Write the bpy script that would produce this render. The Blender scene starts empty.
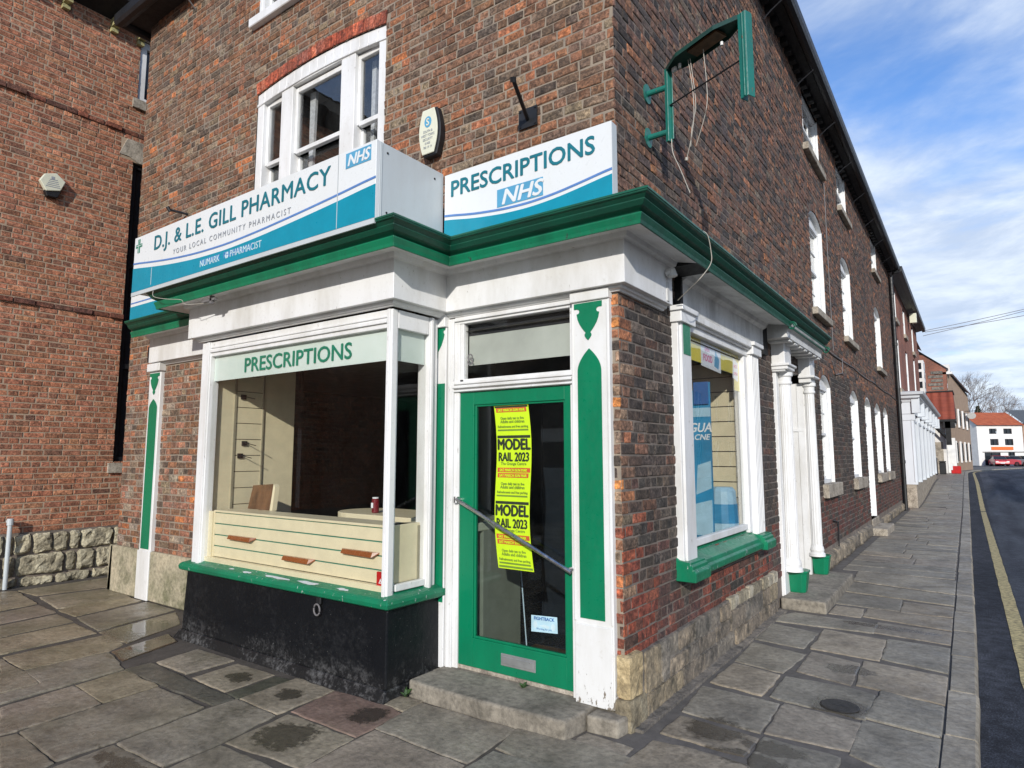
import bpy, bmesh, math, random
from mathutils import Vector, Matrix, noise
random.seed(7)
R=random.Random(11)
SC=bpy.context.scene
COL=SC.collection
PI=math.pi
rad=math.radians

# ------------------------------------------------------------------ camera
F_PX=640.0; PITCH=math.atan(71/640.0); YAW=rad(35.6)
CAM=Vector((1.822,-3.736,1.65))
cam=bpy.data.cameras.new('camera'); camo=bpy.data.objects.new('camera',cam); COL.objects.link(camo)
cam.sensor_width=36; cam.lens=36*F_PX/1024; cam.clip_start=0.05; cam.clip_end=2000
camo.location=CAM; camo.rotation_euler=(PI/2+PITCH,0,YAW)
SC.camera=camo

# ------------------------------------------------------------------ node helper
class N:
    def __init__(s,name):
        s.m=bpy.data.materials.new(name); s.m.use_nodes=True; s.t=s.m.node_tree
        s.b=s.t.nodes['Principled BSDF']; s.out=s.t.nodes['Material Output']
    def n(s,typ,**kw):
        x=s.t.nodes.new('ShaderNode'+typ)
        for k,v in kw.items():
            if hasattr(x,k): setattr(x,k,v)
        return x
    def l(s,a,b): s.t.links.new(a,b)
    def coord(s): return s.n('TexCoord').outputs['Object']
    def geo(s): return s.n('NewGeometry')
    def noise(s,scale,detail=4,rough=.55,vec=None,stretch=None,dist=0):
        x=s.n('TexNoise'); x.inputs['Scale'].default_value=scale; x.inputs['Detail'].default_value=detail
        x.inputs['Roughness'].default_value=rough; x.inputs['Distortion'].default_value=dist
        v=vec if vec is not None else s.pos()
        if stretch:
            mp=s.n('Mapping'); mp.inputs['Scale'].default_value=stretch; s.l(v,mp.inputs['Vector']); v=mp.outputs[0]
        s.l(v,x.inputs['Vector']); return x.outputs['Fac']
    def pos(s):
        if not hasattr(s,'_p'): s._p=s.n('NewGeometry').outputs['Position']
        return s._p
    def ramp(s,fac,stops):
        x=s.n('ValToRGB'); r=x.color_ramp
        while len(r.elements)<len(stops): r.elements.new(.5)
        for e,(p,c) in zip(r.elements,stops):
            e.position=p; e.color=(c[0],c[1],c[2],1) if isinstance(c,(tuple,list)) else (c,c,c,1)
        s.l(fac,x.inputs[0]); return x.outputs[0]
    def val(s,fac,a,b,lo=0,hi=1):
        x=s.n('MapRange'); s.l(fac,x.inputs[0])
        for i,v in zip((1,2,3,4),(a,b,lo,hi)): x.inputs[i].default_value=v
        return x.outputs[0]
    def mix(s,fac,a,b,mode='MIX'):
        x=s.n('Mix'); x.data_type='RGBA'; x.blend_type=mode
        for k,sock,v in ((0,x.inputs[0],fac),(6,x.inputs[6],a),(7,x.inputs[7],b)):
            if isinstance(v,(int,float)): sock.default_value=v if k==0 else (v,v,v,1)
            elif isinstance(v,(tuple,list)): sock.default_value=(v[0],v[1],v[2],1)
            else: s.l(v,sock)
        return x.outputs[2]
    def math(s,op,a,b=0.):
        x=s.n('Math'); x.operation=op
        for i,v in enumerate((a,b)):
            if isinstance(v,(int,float)): x.inputs[i].default_value=v
            else: s.l(v,x.inputs[i])
        return x.outputs[0]
    def bump(s,h,strength=.3,dist=.01,prev=None):
        x=s.n('Bump'); x.inputs['Strength'].default_value=strength; x.inputs['Distance'].default_value=dist
        s.l(h,x.inputs['Height'])
        if prev is not None: s.l(prev,x.inputs['Normal'])
        return x.outputs[0]
    def col(s,v):
        if isinstance(v,(tuple,list)): s.b.inputs['Base Color'].default_value=(v[0],v[1],v[2],1)
        else: s.l(v,s.b.inputs['Base Color'])
        return s
    def rough(s,v):
        if isinstance(v,(int,float)): s.b.inputs['Roughness'].default_value=v
        else: s.l(v,s.b.inputs['Roughness'])
        return s
    def nrm(s,v): s.l(v,s.b.inputs['Normal']); return s
    def attr(s,name='Col'):
        x=s.n('Attribute'); x.attribute_name=name; return x

def plain(name,c,rough=.5,metal=0,var=.12,scale=8,bump=.05,dirt=None,streak=False,spec=.5):
    m=N(name)
    f=m.noise(scale,5,.6,stretch=(1,1,.25) if streak else None)
    c2=tuple(x*(1-var*1.6) for x in c) if dirt is None else dirt
    m.col(m.ramp(f,[(.32,c2),(.62,c)]))
    m.rough(m.val(m.noise(scale*3,3),.3,.7,max(0,rough-.08),min(1,rough+.1)))
    m.b.inputs['Metallic'].default_value=metal
    m.b.inputs['Specular IOR Level'].default_value=spec
    if bump: m.nrm(m.bump(m.noise(scale*9,4),bump,.004))
    return m.m

def paint(name,c,dirt,rough=.35,peel=0.0,bare=(.2,.17,.13),grime=.5,lowz=None):
    """old gloss paint: blotchy dirt, drips, flaked patches near the ground"""
    m=N(name)
    big=m.noise(2.3,6,.65,stretch=(1.6,1.6,.5))
    fine=m.noise(28,5,.7)
    c1=m.mix(m.math('MULTIPLY',m.val(big,.42,.72),grime),c,dirt)
    c1=m.mix(m.math('MULTIPLY',m.val(fine,.58,.75),grime*.7),c1,dirt)
    if peel>0:
        fl=m.noise(38,6,.65,stretch=(1,1,.35))
        if lowz:
            sx=m.n('SeparateXYZ'); m.l(m.pos(),sx.inputs[0])
            z=m.val(sx.outputs[2],lowz[0],lowz[1],peel,0.0)
            th=m.math('SUBTRACT',fl,m.math('SUBTRACT',.78,z))
            mask=m.val(th,0,.02)
        else: mask=m.val(fl,.68-peel*.3,.695-peel*.3)
        c1=m.mix(mask,c1,bare)
        nb=m.bump(mask,.5,.002); m.b.inputs['Normal'].default_value if False else None
        m.nrm(m.bump(m.noise(9,4),.12,.006,prev=nb))
    else: m.nrm(m.bump(m.noise(11,5),.14,.006))
    m.col(c1); m.rough(m.val(fine,.3,.8,rough-.08,rough+.22)); 
    return m.m

M={}
WHITE=(.72,.72,.71); DIRTW=(.46,.44,.39)
M['white']=paint('white_gloss_paint',WHITE,DIRTW,.38,grime=.62,peel=.02,bare=(.36,.34,.30))
M['white_old']=paint('peeling_white_paint',(.70,.70,.68),(.45,.42,.35),.42,peel=.26,grime=.5,lowz=(.0,.62))
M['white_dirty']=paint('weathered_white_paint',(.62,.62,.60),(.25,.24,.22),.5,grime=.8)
M['green']=paint('green_gloss_paint',(.001,.178,.080),(.004,.10,.048),.32,grime=.5)
M['green_old']=paint('worn_green_paint',(.002,.175,.082),(.008,.085,.045),.36,peel=.12,grime=.7,bare=(.5,.52,.5))
M['green_dark']=paint('dark_green_paint',(.004,.10,.055),(.015,.05,.035),.35,grime=.7)
M['green_corn']=paint('chipped_green_paint',(.002,.175,.080),(.006,.075,.040),.38,peel=.10,grime=.8,bare=(.02,.05,.035))
M['green_shade']=paint('shaded_grimy_green_paint',(.001,.072,.040),(.006,.035,.024),.45,grime=.7)  # darker cornice green: shade put into the colour, plus grime mottling
M['green_far']=paint('weathered_dark_green_paint',(.012,.06,.045),(.02,.03,.03),.5,grime=.7)
M['turq']=paint('turquoise_green_metal_paint',(.008,.16,.125),(.03,.08,.065),.4,grime=.6,peel=.1,bare=(.16,.08,.04))
M['teal']=plain('teal_sign_vinyl',(.0,.25,.36),.35,var=.06,bump=0)
M['signwhite']=paint('sign_face_white',(.68,.70,.70),(.62,.62,.58),.3,grime=.35)
M['signside']=paint('sign_box_grey',(.50,.54,.55),(.42,.43,.42),.35,grime=.5)
M['letter']=plain('sign_lettering_teal',(.006,.155,.20),.4,var=.1,bump=0)
M['lettergrey']=plain('sign_lettering_grey',(.30,.32,.35),.5,var=.1,bump=0)
M['nhs']=plain('pale_blue_logo',(.09,.33,.52),.4,var=.1,bump=0)
M['blueline']=plain('blue_sign_line',(.10,.22,.50),.4,var=.1,bump=0)
M['lettergreen']=plain('window_lettering_green',(.01,.20,.12),.4,var=.1,bump=0)
M['ghost']=plain('pale_lettering',(.55,.70,.74),.4,var=.1,bump=0)
M['black']=plain('black_metal',(.012,.013,.015),.5,var=.3,bump=.05)
M['dark']=plain('dark_timber',(.012,.012,.013),.7,var=.4)
M['steel']=plain('brushed_steel',(.62,.62,.62),.28,metal=1,bump=0)
M['plate']=plain('grey_letter_plate',(.42,.43,.42),.35,metal=.6,bump=0)
M['cream']=plain('cream_laminate',(.70,.615,.42),.4,var=.06,bump=0)
M['creamdark']=plain('old_cream_board',(.30,.27,.19),.5,var=.12)
M['navy']=plain('dark_navy_wall',(.010,.012,.020),.55,var=.3)
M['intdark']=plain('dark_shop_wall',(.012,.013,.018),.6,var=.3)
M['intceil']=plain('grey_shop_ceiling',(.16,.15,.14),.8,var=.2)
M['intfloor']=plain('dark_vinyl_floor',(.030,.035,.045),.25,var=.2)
M['groove']=plain('green_slat_groove',(.02,.20,.14),.5,bump=0)
M['grooved']=plain('dark_slat_groove',(.02,.02,.018),.6,bump=0)
M['wood']=plain('brown_wood_laminate',(.17,.085,.04),.4,var=.35,scale=14,streak=True)
M['amber']=plain('orange_brown_acrylic',(.26,.075,.02),.25,bump=0)
M['red']=plain('red_plastic',(.50,.012,.012),.35,bump=0)
M['redcan']=plain('dark_red_can',(.16,.010,.018),.3,bump=0)
M['paper']=plain('white_paper',(.72,.74,.76),.7,var=.05,bump=0)
M['neon']=plain('fluorescent_yellow_paper',(.52,.74,.01),.6,var=.05,bump=0)
M['ink']=plain('black_ink',(.02,.03,.015),.6,bump=0)
M['inkgreen']=plain('faint_print_ink',(.16,.26,.03),.6,bump=0)
M['inkred']=plain('red_ink',(.55,.09,.03),.6,bump=0)
M['yellow']=plain('yellow_poster_card',(.68,.55,.02),.5,var=.05,bump=0)
M['poster']=plain('blue_poster_card',(.03,.28,.52),.45,var=.25,scale=2,bump=0)
M['posterlight']=plain('pale_blue_poster_card',(.35,.55,.68),.45,var=.1,bump=0)
M['pink']=plain('pink_print',(.62,.10,.25),.6,bump=0)
M['plaque']=plain('cream_plaque_face',(.66,.66,.52),.4,var=.05,bump=0)
M['sticker']=plain('pale_blue_sticker',(.45,.66,.74),.4,bump=0)
M['inkblue']=plain('blue_ink',(.03,.12,.35),.5,bump=0)
M['cable']=plain('white_cable_sheath',(.42,.39,.33),.5,bump=0)
M['cablegrey']=plain('grey_cable_sheath',(.16,.15,.15),.6,bump=0)
M['lead']=plain('lead_flashing',(.10,.11,.12),.6,var=.3)
M['curtain']=plain('white_net_curtain',(.55,.56,.58),.8,var=.2,scale=30,bump=0)
M['room']=plain('dark_room_behind_glass',(.012,.013,.016),.8,bump=0)
M['roomwarm']=plain('dim_room_wall',(.05,.045,.04),.8,bump=0)
M['leaf']=plain('green_leaf',(.05,.11,.025),.55,var=.5,scale=12,bump=0)
M['bark']=plain('grey_brown_bark',(.13,.10,.085),.9,var=.3)
M['ivy']=plain('dark_evergreen_leaf',(.035,.055,.022),.8,var=.5,scale=2,bump=0)
M['twig']=plain('bare_twig',(.17,.13,.11),.9,var=.2,bump=0)
M['carred']=plain('red_car_paint',(.50,.02,.03),.2,var=.05,bump=0)
M['carpink']=plain('faded_red_car_paint',(.60,.10,.12),.25,var=.05,bump=0)
M['carsilver']=plain('silver_car_paint',(.42,.44,.43),.25,metal=.4,var=.05,bump=0)
M['cardark']=plain('dark_green_car_paint',(.03,.05,.045),.2,var=.05,bump=0)
M['tyre']=plain('black_rubber',(.015,.015,.015),.8,bump=0)
M['cglass']=plain('dark_car_glass',(.02,.025,.03),.08,bump=0)
M['lampwhite']=plain('clear_lamp_lens',(.75,.75,.72),.15,bump=0)
M['orange']=plain('orange_shop_fascia',(.75,.16,.03),.5,bump=0)
M['render']=plain('white_render',(.74,.72,.68),.85,var=.08,scale=2)
M['shopwhite']=plain('pale_grey_white_paint',(.62,.66,.70),.4,var=.08,scale=3,streak=True)
M['tanpaint']=plain('tan_painted_render',(.38,.26,.17),.8,var=.15,scale=2)

# glass: clear sheet that reflects with Fresnel
def glassmat(name,tint=(.97,.975,.965),ior=1.5,rough=.0,dirt=.0,wavy=0.):
    m=N(name); t=m.t
    tr=m.n('BsdfTransparent'); tr.inputs[0].default_value=(*tint,1)
    gl=m.n('BsdfGlossy'); gl.inputs['Roughness'].default_value=rough; gl.inputs[0].default_value=(1,1,1,1)
    lw=m.n('LayerWeight'); lw.inputs['Blend'].default_value=.5; f0=((ior-1)/(ior+1))**2
    fr=m.math('ADD',f0,m.math('MULTIPLY',m.math('POWER',lw.outputs['Facing'],5.0),1-f0))
    if wavy:
        b=m.bump(m.noise(2.2,2),wavy,.02); m.l(b,gl.inputs['Normal'])
    mx=m.n('MixShader'); m.l(fr,mx.inputs[0]); m.l(tr.outputs[0],mx.inputs[1]); m.l(gl.outputs[0],mx.inputs[2])
    last=mx.outputs[0]
    if dirt:
        df=m.n('BsdfDiffuse'); df.inputs[0].default_value=(.5,.52,.5,1)
        m2=m.n('MixShader'); f=m.noise(3.5,6,.7,stretch=(1,1,.4))
        m.l(m.math('MULTIPLY',m.val(f,.35,.8),dirt),m2.inputs[0]); m.l(last,m2.inputs[1]); m.l(df.outputs[0],m2.inputs[2]); last=m2.outputs[0]
    t.nodes.remove(m.b); m.l(last,m.out.inputs[0]); return m.m
M['glass']=glassmat('window_glass',ior=1.22,dirt=.004,wavy=.05)
M['doorglass']=glassmat('door_glass',tint=(.80,.86,.88),ior=1.35,dirt=.008,wavy=.05)
M['uglass']=glassmat('old_wavy_glass',ior=1.75,dirt=.02,wavy=.12)
M['film']=None
def filmmat():
    m=N('frosted_white_green_film'); 
    m.col(m.mix(m.val(m.noise(2.5,4),.3,.7),(.52,.60,.55),(.62,.68,.64))); m.rough(.5)
    m.b.inputs['Transmission Weight'].default_value=0; return m.m
M['film']=filmmat(); M['filmgrey']=plain('greyed_window_film',(.42,.44,.40),.5,var=.15,scale=2)

# brickwork: colour of each brick in a mesh attribute, grain and stains here
def brickmat(name,stain=(.10,.085,.075),stainamt=.45,wash=(.45,.42,.38),washamt=.25,bump=.55,zfade=None):
    m=N(name)
    a=m.attr().outputs['Color']
    g=m.noise(42,6,.75,dist=.5); s=m.noise(1.3,6,.65,dist=.4); w=m.noise(3.1,7,.7); fine=m.noise(190,3,.6)
    blot=m.noise(16,5,.7)
    c=m.mix(1.0,a,m.ramp(g,[(.36,.38),(.5,1.0),(.64,1.75)]),'MULTIPLY')
    c=m.mix(1.0,c,m.ramp(blot,[(.36,.50),(.5,1.0),(.64,1.5)]),'MULTIPLY')
    c=m.mix(m.math('MULTIPLY',m.val(s,.48,.70),stainamt),c,stain)
    wm=m.math('MULTIPLY',m.val(w,.50,.64),m.val(g,.45,.62))
    c=m.mix(m.math('MULTIPLY',wm,washamt),c,wash)
    m.col(c); m.rough(.88)
    n1=m.bump(m.math('ADD',g,m.math('MULTIPLY',fine,.4)),bump,.011)
    m.nrm(m.bump(blot,bump*.8,.010,prev=n1))
    return m.m
M['brick']=brickmat('old_mottled_brick',stain=(.08,.06,.05),stainamt=.42,wash=(.42,.36,.30),washamt=.38,bump=.75)
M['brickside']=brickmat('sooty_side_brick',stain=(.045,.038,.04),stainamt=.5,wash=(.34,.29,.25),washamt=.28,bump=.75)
M['bricknb']=brickmat('red_brown_brick',stain=(.16,.08,.045),stainamt=.15,wash=(.45,.33,.24),washamt=.12,bump=.4)
M['mortar']=plain('lime_mortar',(.29,.235,.175),.95,var=.35,scale=5,bump=.5,dirt=(.19,.16,.13))
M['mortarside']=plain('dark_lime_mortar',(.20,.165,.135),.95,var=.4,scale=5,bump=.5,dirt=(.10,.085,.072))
M['mortarnb']=plain('pale_mortar',(.40,.30,.21),.95,var=.2,scale=5,bump=.4)

def stonemat(name,c1,c2,c3,scale=6,bump=.8,moss=None):
    m=N(name); a=m.attr().outputs['Color']
    f=m.noise(scale,7,.7); g=m.noise(scale*7,6,.7); h=m.noise(scale*.4,4)
    c=m.ramp(f,[(.36,c3),(.5,c1),(.66,c2)])
    c=m.mix(1.0,c,m.ramp(g,[(.36,.66),(.5,1.0),(.66,1.3)]),'MULTIPLY')
    c=m.mix(1.0,c,a,'MULTIPLY')
    if moss: c=m.mix(m.math('MULTIPLY',m.val(h,.45,.65),.6),c,moss)
    m.col(c); m.rough(.92)
    n1=m.bump(f,bump,.03); m.nrm(m.bump(g,bump*.7,.008,prev=n1)); return m.m
M['stone']=stonemat('pale_limestone_rubble',(.36,.32,.24),(.50,.46,.36),(.17,.15,.115))
M['stonedark']=stonemat('grey_worn_rubble',(.17,.15,.125),(.28,.24,.19),(.07,.065,.055))
M['stonesill']=stonemat('weathered_sandstone',(.33,.29,.23),(.42,.37,.30),(.18,.15,.12),bump=.3)
M['step']=stonemat('worn_step_stone',(.215,.190,.150),(.27,.24,.19),(.13,.115,.09),scale=3,bump=.4)
M['stonerender']=stonemat('stained_stone_render',(.34,.30,.21),(.42,.36,.25),(.16,.15,.09),scale=3,bump=.3,moss=(.12,.13,.06))

# ------------------------------------------------------------------ mesh builder
class MB:
    def __init__(s): s.v=[]; s.f=[]; s.c=[]; s.smooth=False
    def add(s,vs,fs,col=None):
        o=len(s.v); s.v+= [tuple(v) for v in vs]
        for f in fs: s.f.append([i+o for i in f]); s.c.append(col)
        return s
    def box(s,a,b,col=None,P=None):
        x0,y0,z0=a; x1,y1,z1=b
        if x0>x1:x0,x1=x1,x0
        if y0>y1:y0,y1=y1,y0
        if z0>z1:z0,z1=z1,z0
        vs=[(x0,y0,z0),(x1,y0,z0),(x1,y1,z0),(x0,y1,z0),(x0,y0,z1),(x1,y0,z1),(x1,y1,z1),(x0,y1,z1)]
        if P: vs=[P(*v) for v in vs]
        return s.add(vs,[(0,3,2,1),(4,5,6,7),(0,1,5,4),(1,2,6,5),(2,3,7,6),(3,0,4,7)],col)
    def prism(s,pts,P,n0,n1,col=None):
        """pts (u,v); P(u,v,n)"""
        k=len(pts); vs=[P(u,v,n0) for u,v in pts]+[P(u,v,n1) for u,v in pts]
        fs=[list(range(k))[::-1],[i+k for i in range(k)]]+[(i,(i+1)%k,k+(i+1)%k,k+i) for i in range(k)]
        return s.add(vs,fs,col)
    def tube(s,path,r,seg=8,caps=True,col=None):
        path=[Vector(p) for p in path]; n=len(path)
        rs=r if isinstance(r,(list,tuple)) else [r]*n
        vs=[]; ref=Vector((0,0,1))
        for i,p in enumerate(path):
            d=(path[min(i+1,n-1)]-path[max(i-1,0)]).normalized()
            if abs(d.dot(ref))>.95: a=d.cross(Vector((1,0,0))).normalized()
            else: a=d.cross(ref).normalized()
            b=d.cross(a)
            for k in range(seg):
                t=2*PI*k/seg; vs.append(p+(a*math.cos(t)+b*math.sin(t))*rs[i])
        fs=[]
        for i in range(n-1):
            for k in range(seg):
                fs.append((i*seg+k,i*seg+(k+1)%seg,(i+1)*seg+(k+1)%seg,(i+1)*seg+k))
        if caps: fs.append(list(range(seg))[::-1]); fs.append([(n-1)*seg+k for k in range(seg)])
        return s.add(vs,fs,col)
    def lathe(s,prof,cx,cy,seg=20,ang=None,col=None):
        vs=[];
        for r,z in prof:
            for k in range(seg): t=2*PI*k/seg; vs.append((cx+r*math.cos(t),cy+r*math.sin(t),z))
        n=len(prof); fs=[]
        for i in range(n-1):
            for k in range(seg): fs.append((i*seg+k,i*seg+(k+1)%seg,(i+1)*seg+(k+1)%seg,(i+1)*seg+k))
        fs.append(list(range(seg))[::-1]); fs.append([(n-1)*seg+k for k in range(seg)])
        return s.add(vs,fs,col)
    def sweep(s,path,prof,col=None):
        """path: plan points (x,y); outward is the right-hand side; prof: closed (out,z)"""
        P=[Vector(p) for p in path]; n=len(P); k=len(prof); vs=[]
        for i,p in enumerate(P):
            ns=[]
            if i>0: d=(P[i]-P[i-1]).normalized(); ns.append(Vector((d.y,-d.x)))
            if i<n-1: d=(P[i+1]-P[i]).normalized(); ns.append(Vector((d.y,-d.x)))
            if len(ns)==2: m=(ns[0]+ns[1]); m=m/ (1+ns[0].dot(ns[1]))
            else: m=ns[0]
            for o,z in prof: q=p+m*o; vs.append((q.x,q.y,z))
        fs=[]
        for i in range(n-1):
            for j in range(k): fs.append((i*k+j,i*k+(j+1)%k,(i+1)*k+(j+1)%k,(i+1)*k+j))
        fs.append(list(range(k))); fs.append([(n-1)*k+j for j in range(k)][::-1])
        return s.add(vs,fs,col)
    def build(s,name,mat,parent=None,bevel=0,recalc=True,smooth=False,off=None,segs=1):
        me=bpy.data.meshes.new(name)
        o=off
        if o is None and parent is not None: o=parent.get('_o',(0,0,0))
        if o is None: o=(0,0,0)
        me.from_pydata([(v[0]-o[0],v[1]-o[1],v[2]-o[2]) for v in s.v],[],s.f)
        if any(c is not None for c in s.c) :
            a=me.color_attributes.new('Col','FLOAT_COLOR','CORNER'); arr=[]
            for f,c in zip(s.f,s.c):
                c=c or (1,1,1)
                arr+= [c[0],c[1],c[2],1.0]*len(f)
            a.data.foreach_set('color',arr)
        elif mat.name.find('stone')>=0 or mat.name.find('limestone')>=0 or mat.name.find('rubble')>=0:
            a=me.color_attributes.new('Col','FLOAT_COLOR','CORNER'); a.data.foreach_set('color',[1.0]*4*len(me.loops))
        if recalc:
            bm=bmesh.new(); bm.from_mesh(me); bmesh.ops.recalc_face_normals(bm,faces=bm.faces); bm.to_mesh(me); bm.free()
        me.materials.append(mat)
        if smooth:
            for p in me.polygons: p.use_smooth=True
        ob=bpy.data.objects.new(name,me); COL.objects.link(ob)
        if parent is not None: ob.parent=parent; ob['_o']=tuple(o)
        else:
            ob['_o']=tuple(o); ob.location=o
        if bevel:
            md=ob.modifiers.new('bevel','BEVEL'); md.width=bevel; md.segments=segs; md.limit_method='ANGLE'; md.angle_limit=rad(35)
        return ob

def tag(o,label=None,cat=None,group=None,kind=None):
    if label: o['label']=label
    if cat: o['category']=cat
    if group: o['group']=group
    if kind: o['kind']=kind
    return o
def thing(name,loc,label,cat,group=None,rz=0):
    o=bpy.data.objects.new(name,None); COL.objects.link(o); o.location=loc; o.rotation_euler=(0,0,rz)
    o.empty_display_size=.2
    o['_o']=tuple(loc) if rz==0 else (0,0,0)
    return tag(o,label,cat,group)
def struct(name,mb,mat,**k):
    return tag(mb.build(name,mat,**k),kind='structure')
def copy_tree(o,parent=None):
    c=o.copy(); COL.objects.link(c); c.parent=parent
    for ch in list(o.children): copy_tree(ch,c)
    return c

FR=lambda u,v,n=0:(u,-n,v)            # front wall frame (y=0, outward -y)
SD=lambda u,v,n=0:(n,u,v)             # side wall frame (x=0, outward +x)
NX=-8.1
NBF=lambda u,v,n=0:(NX+n,u,v)

_txt=[0]
def text(s,P,u,v,size,mat,parent,name='lettering',bold=0.0,sx=1.0,align='LEFT',shear=0,spacing=1.0,n=0.004,th=.002,rot=0):
    cu=bpy.data.curves.new('t','FONT'); cu.body=s; cu.size=size; cu.align_x=align;  cu.shear=shear
    cu.space_character=spacing; cu.resolution_u=3; cu.extrude=th/2
    o=bpy.data.objects.new('t',cu); COL.objects.link(o)
    dg=bpy.context.evaluated_depsgraph_get()
    src=bpy.data.meshes.new_from_object(o.evaluated_get(dg))
    bpy.data.objects.remove(o); bpy.data.curves.remove(cu)
    off=parent.get('_o',(0,0,0)) if parent is not None else (0,0,0)
    cr,sr=math.cos(rot),math.sin(rot); B=bold*size
    sh=[(0,0)] if B<=0 else [(0,0),(B,0),(-B,0),(0,B*.8),(0,-B*.8)]
    q=MB(); fs=[tuple(p.vertices) for p in src.polygons]
    for i,(ex,ey) in enumerate(sh):
        vs=[]
        for vv in src.vertices:
            x,y,z=vv.co; x=x*sx+ex; y+=ey; x,y=x*cr-y*sr,x*sr+y*cr
            w=P(u+x,v+y,n+z+i*.00025); vs.append((w[0]-off[0],w[1]-off[1],w[2]-off[2]))
        q.add(vs,fs)
    bpy.data.meshes.remove(src)
    me=bpy.data.meshes.new(name); me.from_pydata(q.v,[],q.f); me.materials.append(mat)
    bm=bmesh.new(); bm.from_mesh(me); bmesh.ops.recalc_face_normals(bm,faces=bm.faces); bm.to_mesh(me); bm.free()
    ob=bpy.data.objects.new(name,me); COL.objects.link(ob)
    if parent is not None: ob.parent=parent
    ob['_o']=tuple(off)
    return ob

# ------------------------------------------------------------------ brick walls
def arch_half(u,u0,u1,spring,rise):
    w=(u1-u0)/2; c=(u0+u1)/2
    if rise<=0: return spring
    r=(w*w+rise*rise)/(2*rise); x=abs(u-c)
    if x>=w: return spring
    return spring+math.sqrt(max(0,r*r-x*x))-(r-rise)
class Hole:
    def __init__(s,u0,u1,v0,v1,rise=0,ring=0): s.u0,s.u1,s.v0,s.v1,s.rise,s.ring=u0,u1,v0,v1,rise,ring   # v1 = spring line
    def span(s,v,grow=0):
        top=s.v1+s.rise+grow
        if v<=s.v0 or v>=top: return None
        if v<=s.v1: return (s.u0,s.u1)
        if s.rise<=0: return (s.u0-grow,s.u1+grow)
        w=(s.u1-s.u0)/2; c=(s.u0+s.u1)/2; r=(w*w+s.rise**2)/(2*s.rise); cz=s.v1+s.rise-r
        rr=(r+grow)**2-(v-cz)**2
        if rr<=0: return None
        x=math.sqrt(rr)
        if not grow: x=min(x,w)
        else: x=min(x,w+grow*.5)
        return (c-x,c+x)
def wall_sheet(P,u0,u1,v0,v1,holes,n=0,back=.0):
    """mortar plane with the openings left out"""
    mb=MB(); zs={v0,v1}
    for h in holes:
        for z in (h.v0,h.v1): 
            if v0<z<v1: zs.add(z)
        if h.rise>0:
            for k in range(1,9):
                z=h.v1+h.rise*k/8
                if z<v1: zs.add(z)
    zs=sorted(zs)
    for a,b in zip(zs,zs[1:]):
        m=(a+b)/2; sp=sorted([x for x in (h.span(m) for h in holes) if x]); cur=u0
        for s0,s1 in sp:
            if s0>cur: mb.add([P(cur,a,n),P(s0,a,n),P(s0,b,n),P(cur,b,n)],[(0,1,2,3)])
            cur=max(cur,s1)
        if cur<u1: mb.add([P(cur,a,n),P(u1,a,n),P(u1,b,n),P(cur,b,n)],[(0,1,2,3)])
    return mb
def bricks(P,u0,u1,v0,v1,holes,pal,rng,course=.075,blen=.225,proud=.006,jit=.004,joint=.014,gap0=None,ends=(0,0),hp=.16):
    mb=MB(); row=0; v=v0
    while v<v1-.02:
        vt=min(v+course,v1); vm=(v+vt)/2
        header=(row%4==3); L=blen/2 if header else blen
        u=u0-ends[0]-(L*.5 if row%2 else 0)*(1)-rng.uniform(0,.02)
        first=True
        blocked=sorted([x for x in (h.span(vm,h.ring) for h in holes) if x])
        while u<u1+ends[1]:
            ln=L*rng.uniform(.93,1.06)
            if not header and rng.random()<hp: ln=blen*rng.choice((.5,.5,.6,.75))
            a=max(u,u0-ends[0]); b=min(u+ln,u1+ends[1]); u+=ln
            segs=[(a,b)]
            for s0,s1 in blocked:
                ns=[]
                for x0,x1 in segs:
                    if s1<=x0 or s0>=x1: ns.append((x0,x1)); continue
                    if s0>x0: ns.append((x0,s0+joint*.5))
                    if s1<x1: ns.append((s1-joint*.5,x1))
                segs=ns
            for x0,x1 in segs:
                if x1-x0<.03: continue
                j=joint*rng.uniform(.6,1.25)/2
                a0,b0,c0,d0=x0+j,x1-j,v+j,vt-j
                c=pal((x0+x1)/2,vm,rng); pr=proud*rng.uniform(.35,1.5)
                q=[(a0,c0),(b0,c0),(b0,d0),(a0,d0)]
                q=[(x+rng.uniform(-jit,jit),y+rng.uniform(-jit,jit)*.7) for x,y in q]
                ins=.0065
                q2=[(q[0][0]+ins,q[0][1]+ins),(q[1][0]-ins,q[1][1]+ins),(q[2][0]-ins,q[2][1]-ins),(q[3][0]+ins,q[3][1]-ins)]
                tl=[rng.uniform(-.0018,.0018) for _ in range(4)]
                vs=[P(x,y,-.004) for x,y in q]+[P(x,y,pr-.003) for x,y in q]+[P(x,y,pr+t) for (x,y),t in zip(q2,tl)]
                fs=[(8,9,10,11)]
                for k in range(4):
                    k2=(k+1)%4; fs+= [(k,k2,4+k2,4+k),(4+k,4+k2,8+k2,8+k)]
                mb.add(vs,fs,c)
        v=vt; row+=1
    return mb
def arch_ring(P,h,pal,rng,th=.11,nb=None,proud=.008):
    mb=MB(); w=(h.u1-h.u0)/2; c=(h.u0+h.u1)/2; rise=max(h.rise,.002); r=(w*w+rise*rise)/(2*rise); cz=h.v1+rise-r
    a=math.asin(min(1,w/r)); nb=nb or max(6,int(2*a*r/.075))
    for k in range(nb):
        t0=-a+2*a*k/nb+.004/r; t1=-a+2*a*(k+1)/nb-.004/r
        pts=[(c+rr*math.sin(t),cz+rr*math.cos(t)) for rr,t in ((r+.004,t0),(r+.004,t1),(r+th,t1),(r+th,t0))]
        mb.prism(pts,P,-.004,proud*rng.uniform(.7,1.3),pal(c,h.v1,rng))
    return mb
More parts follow.
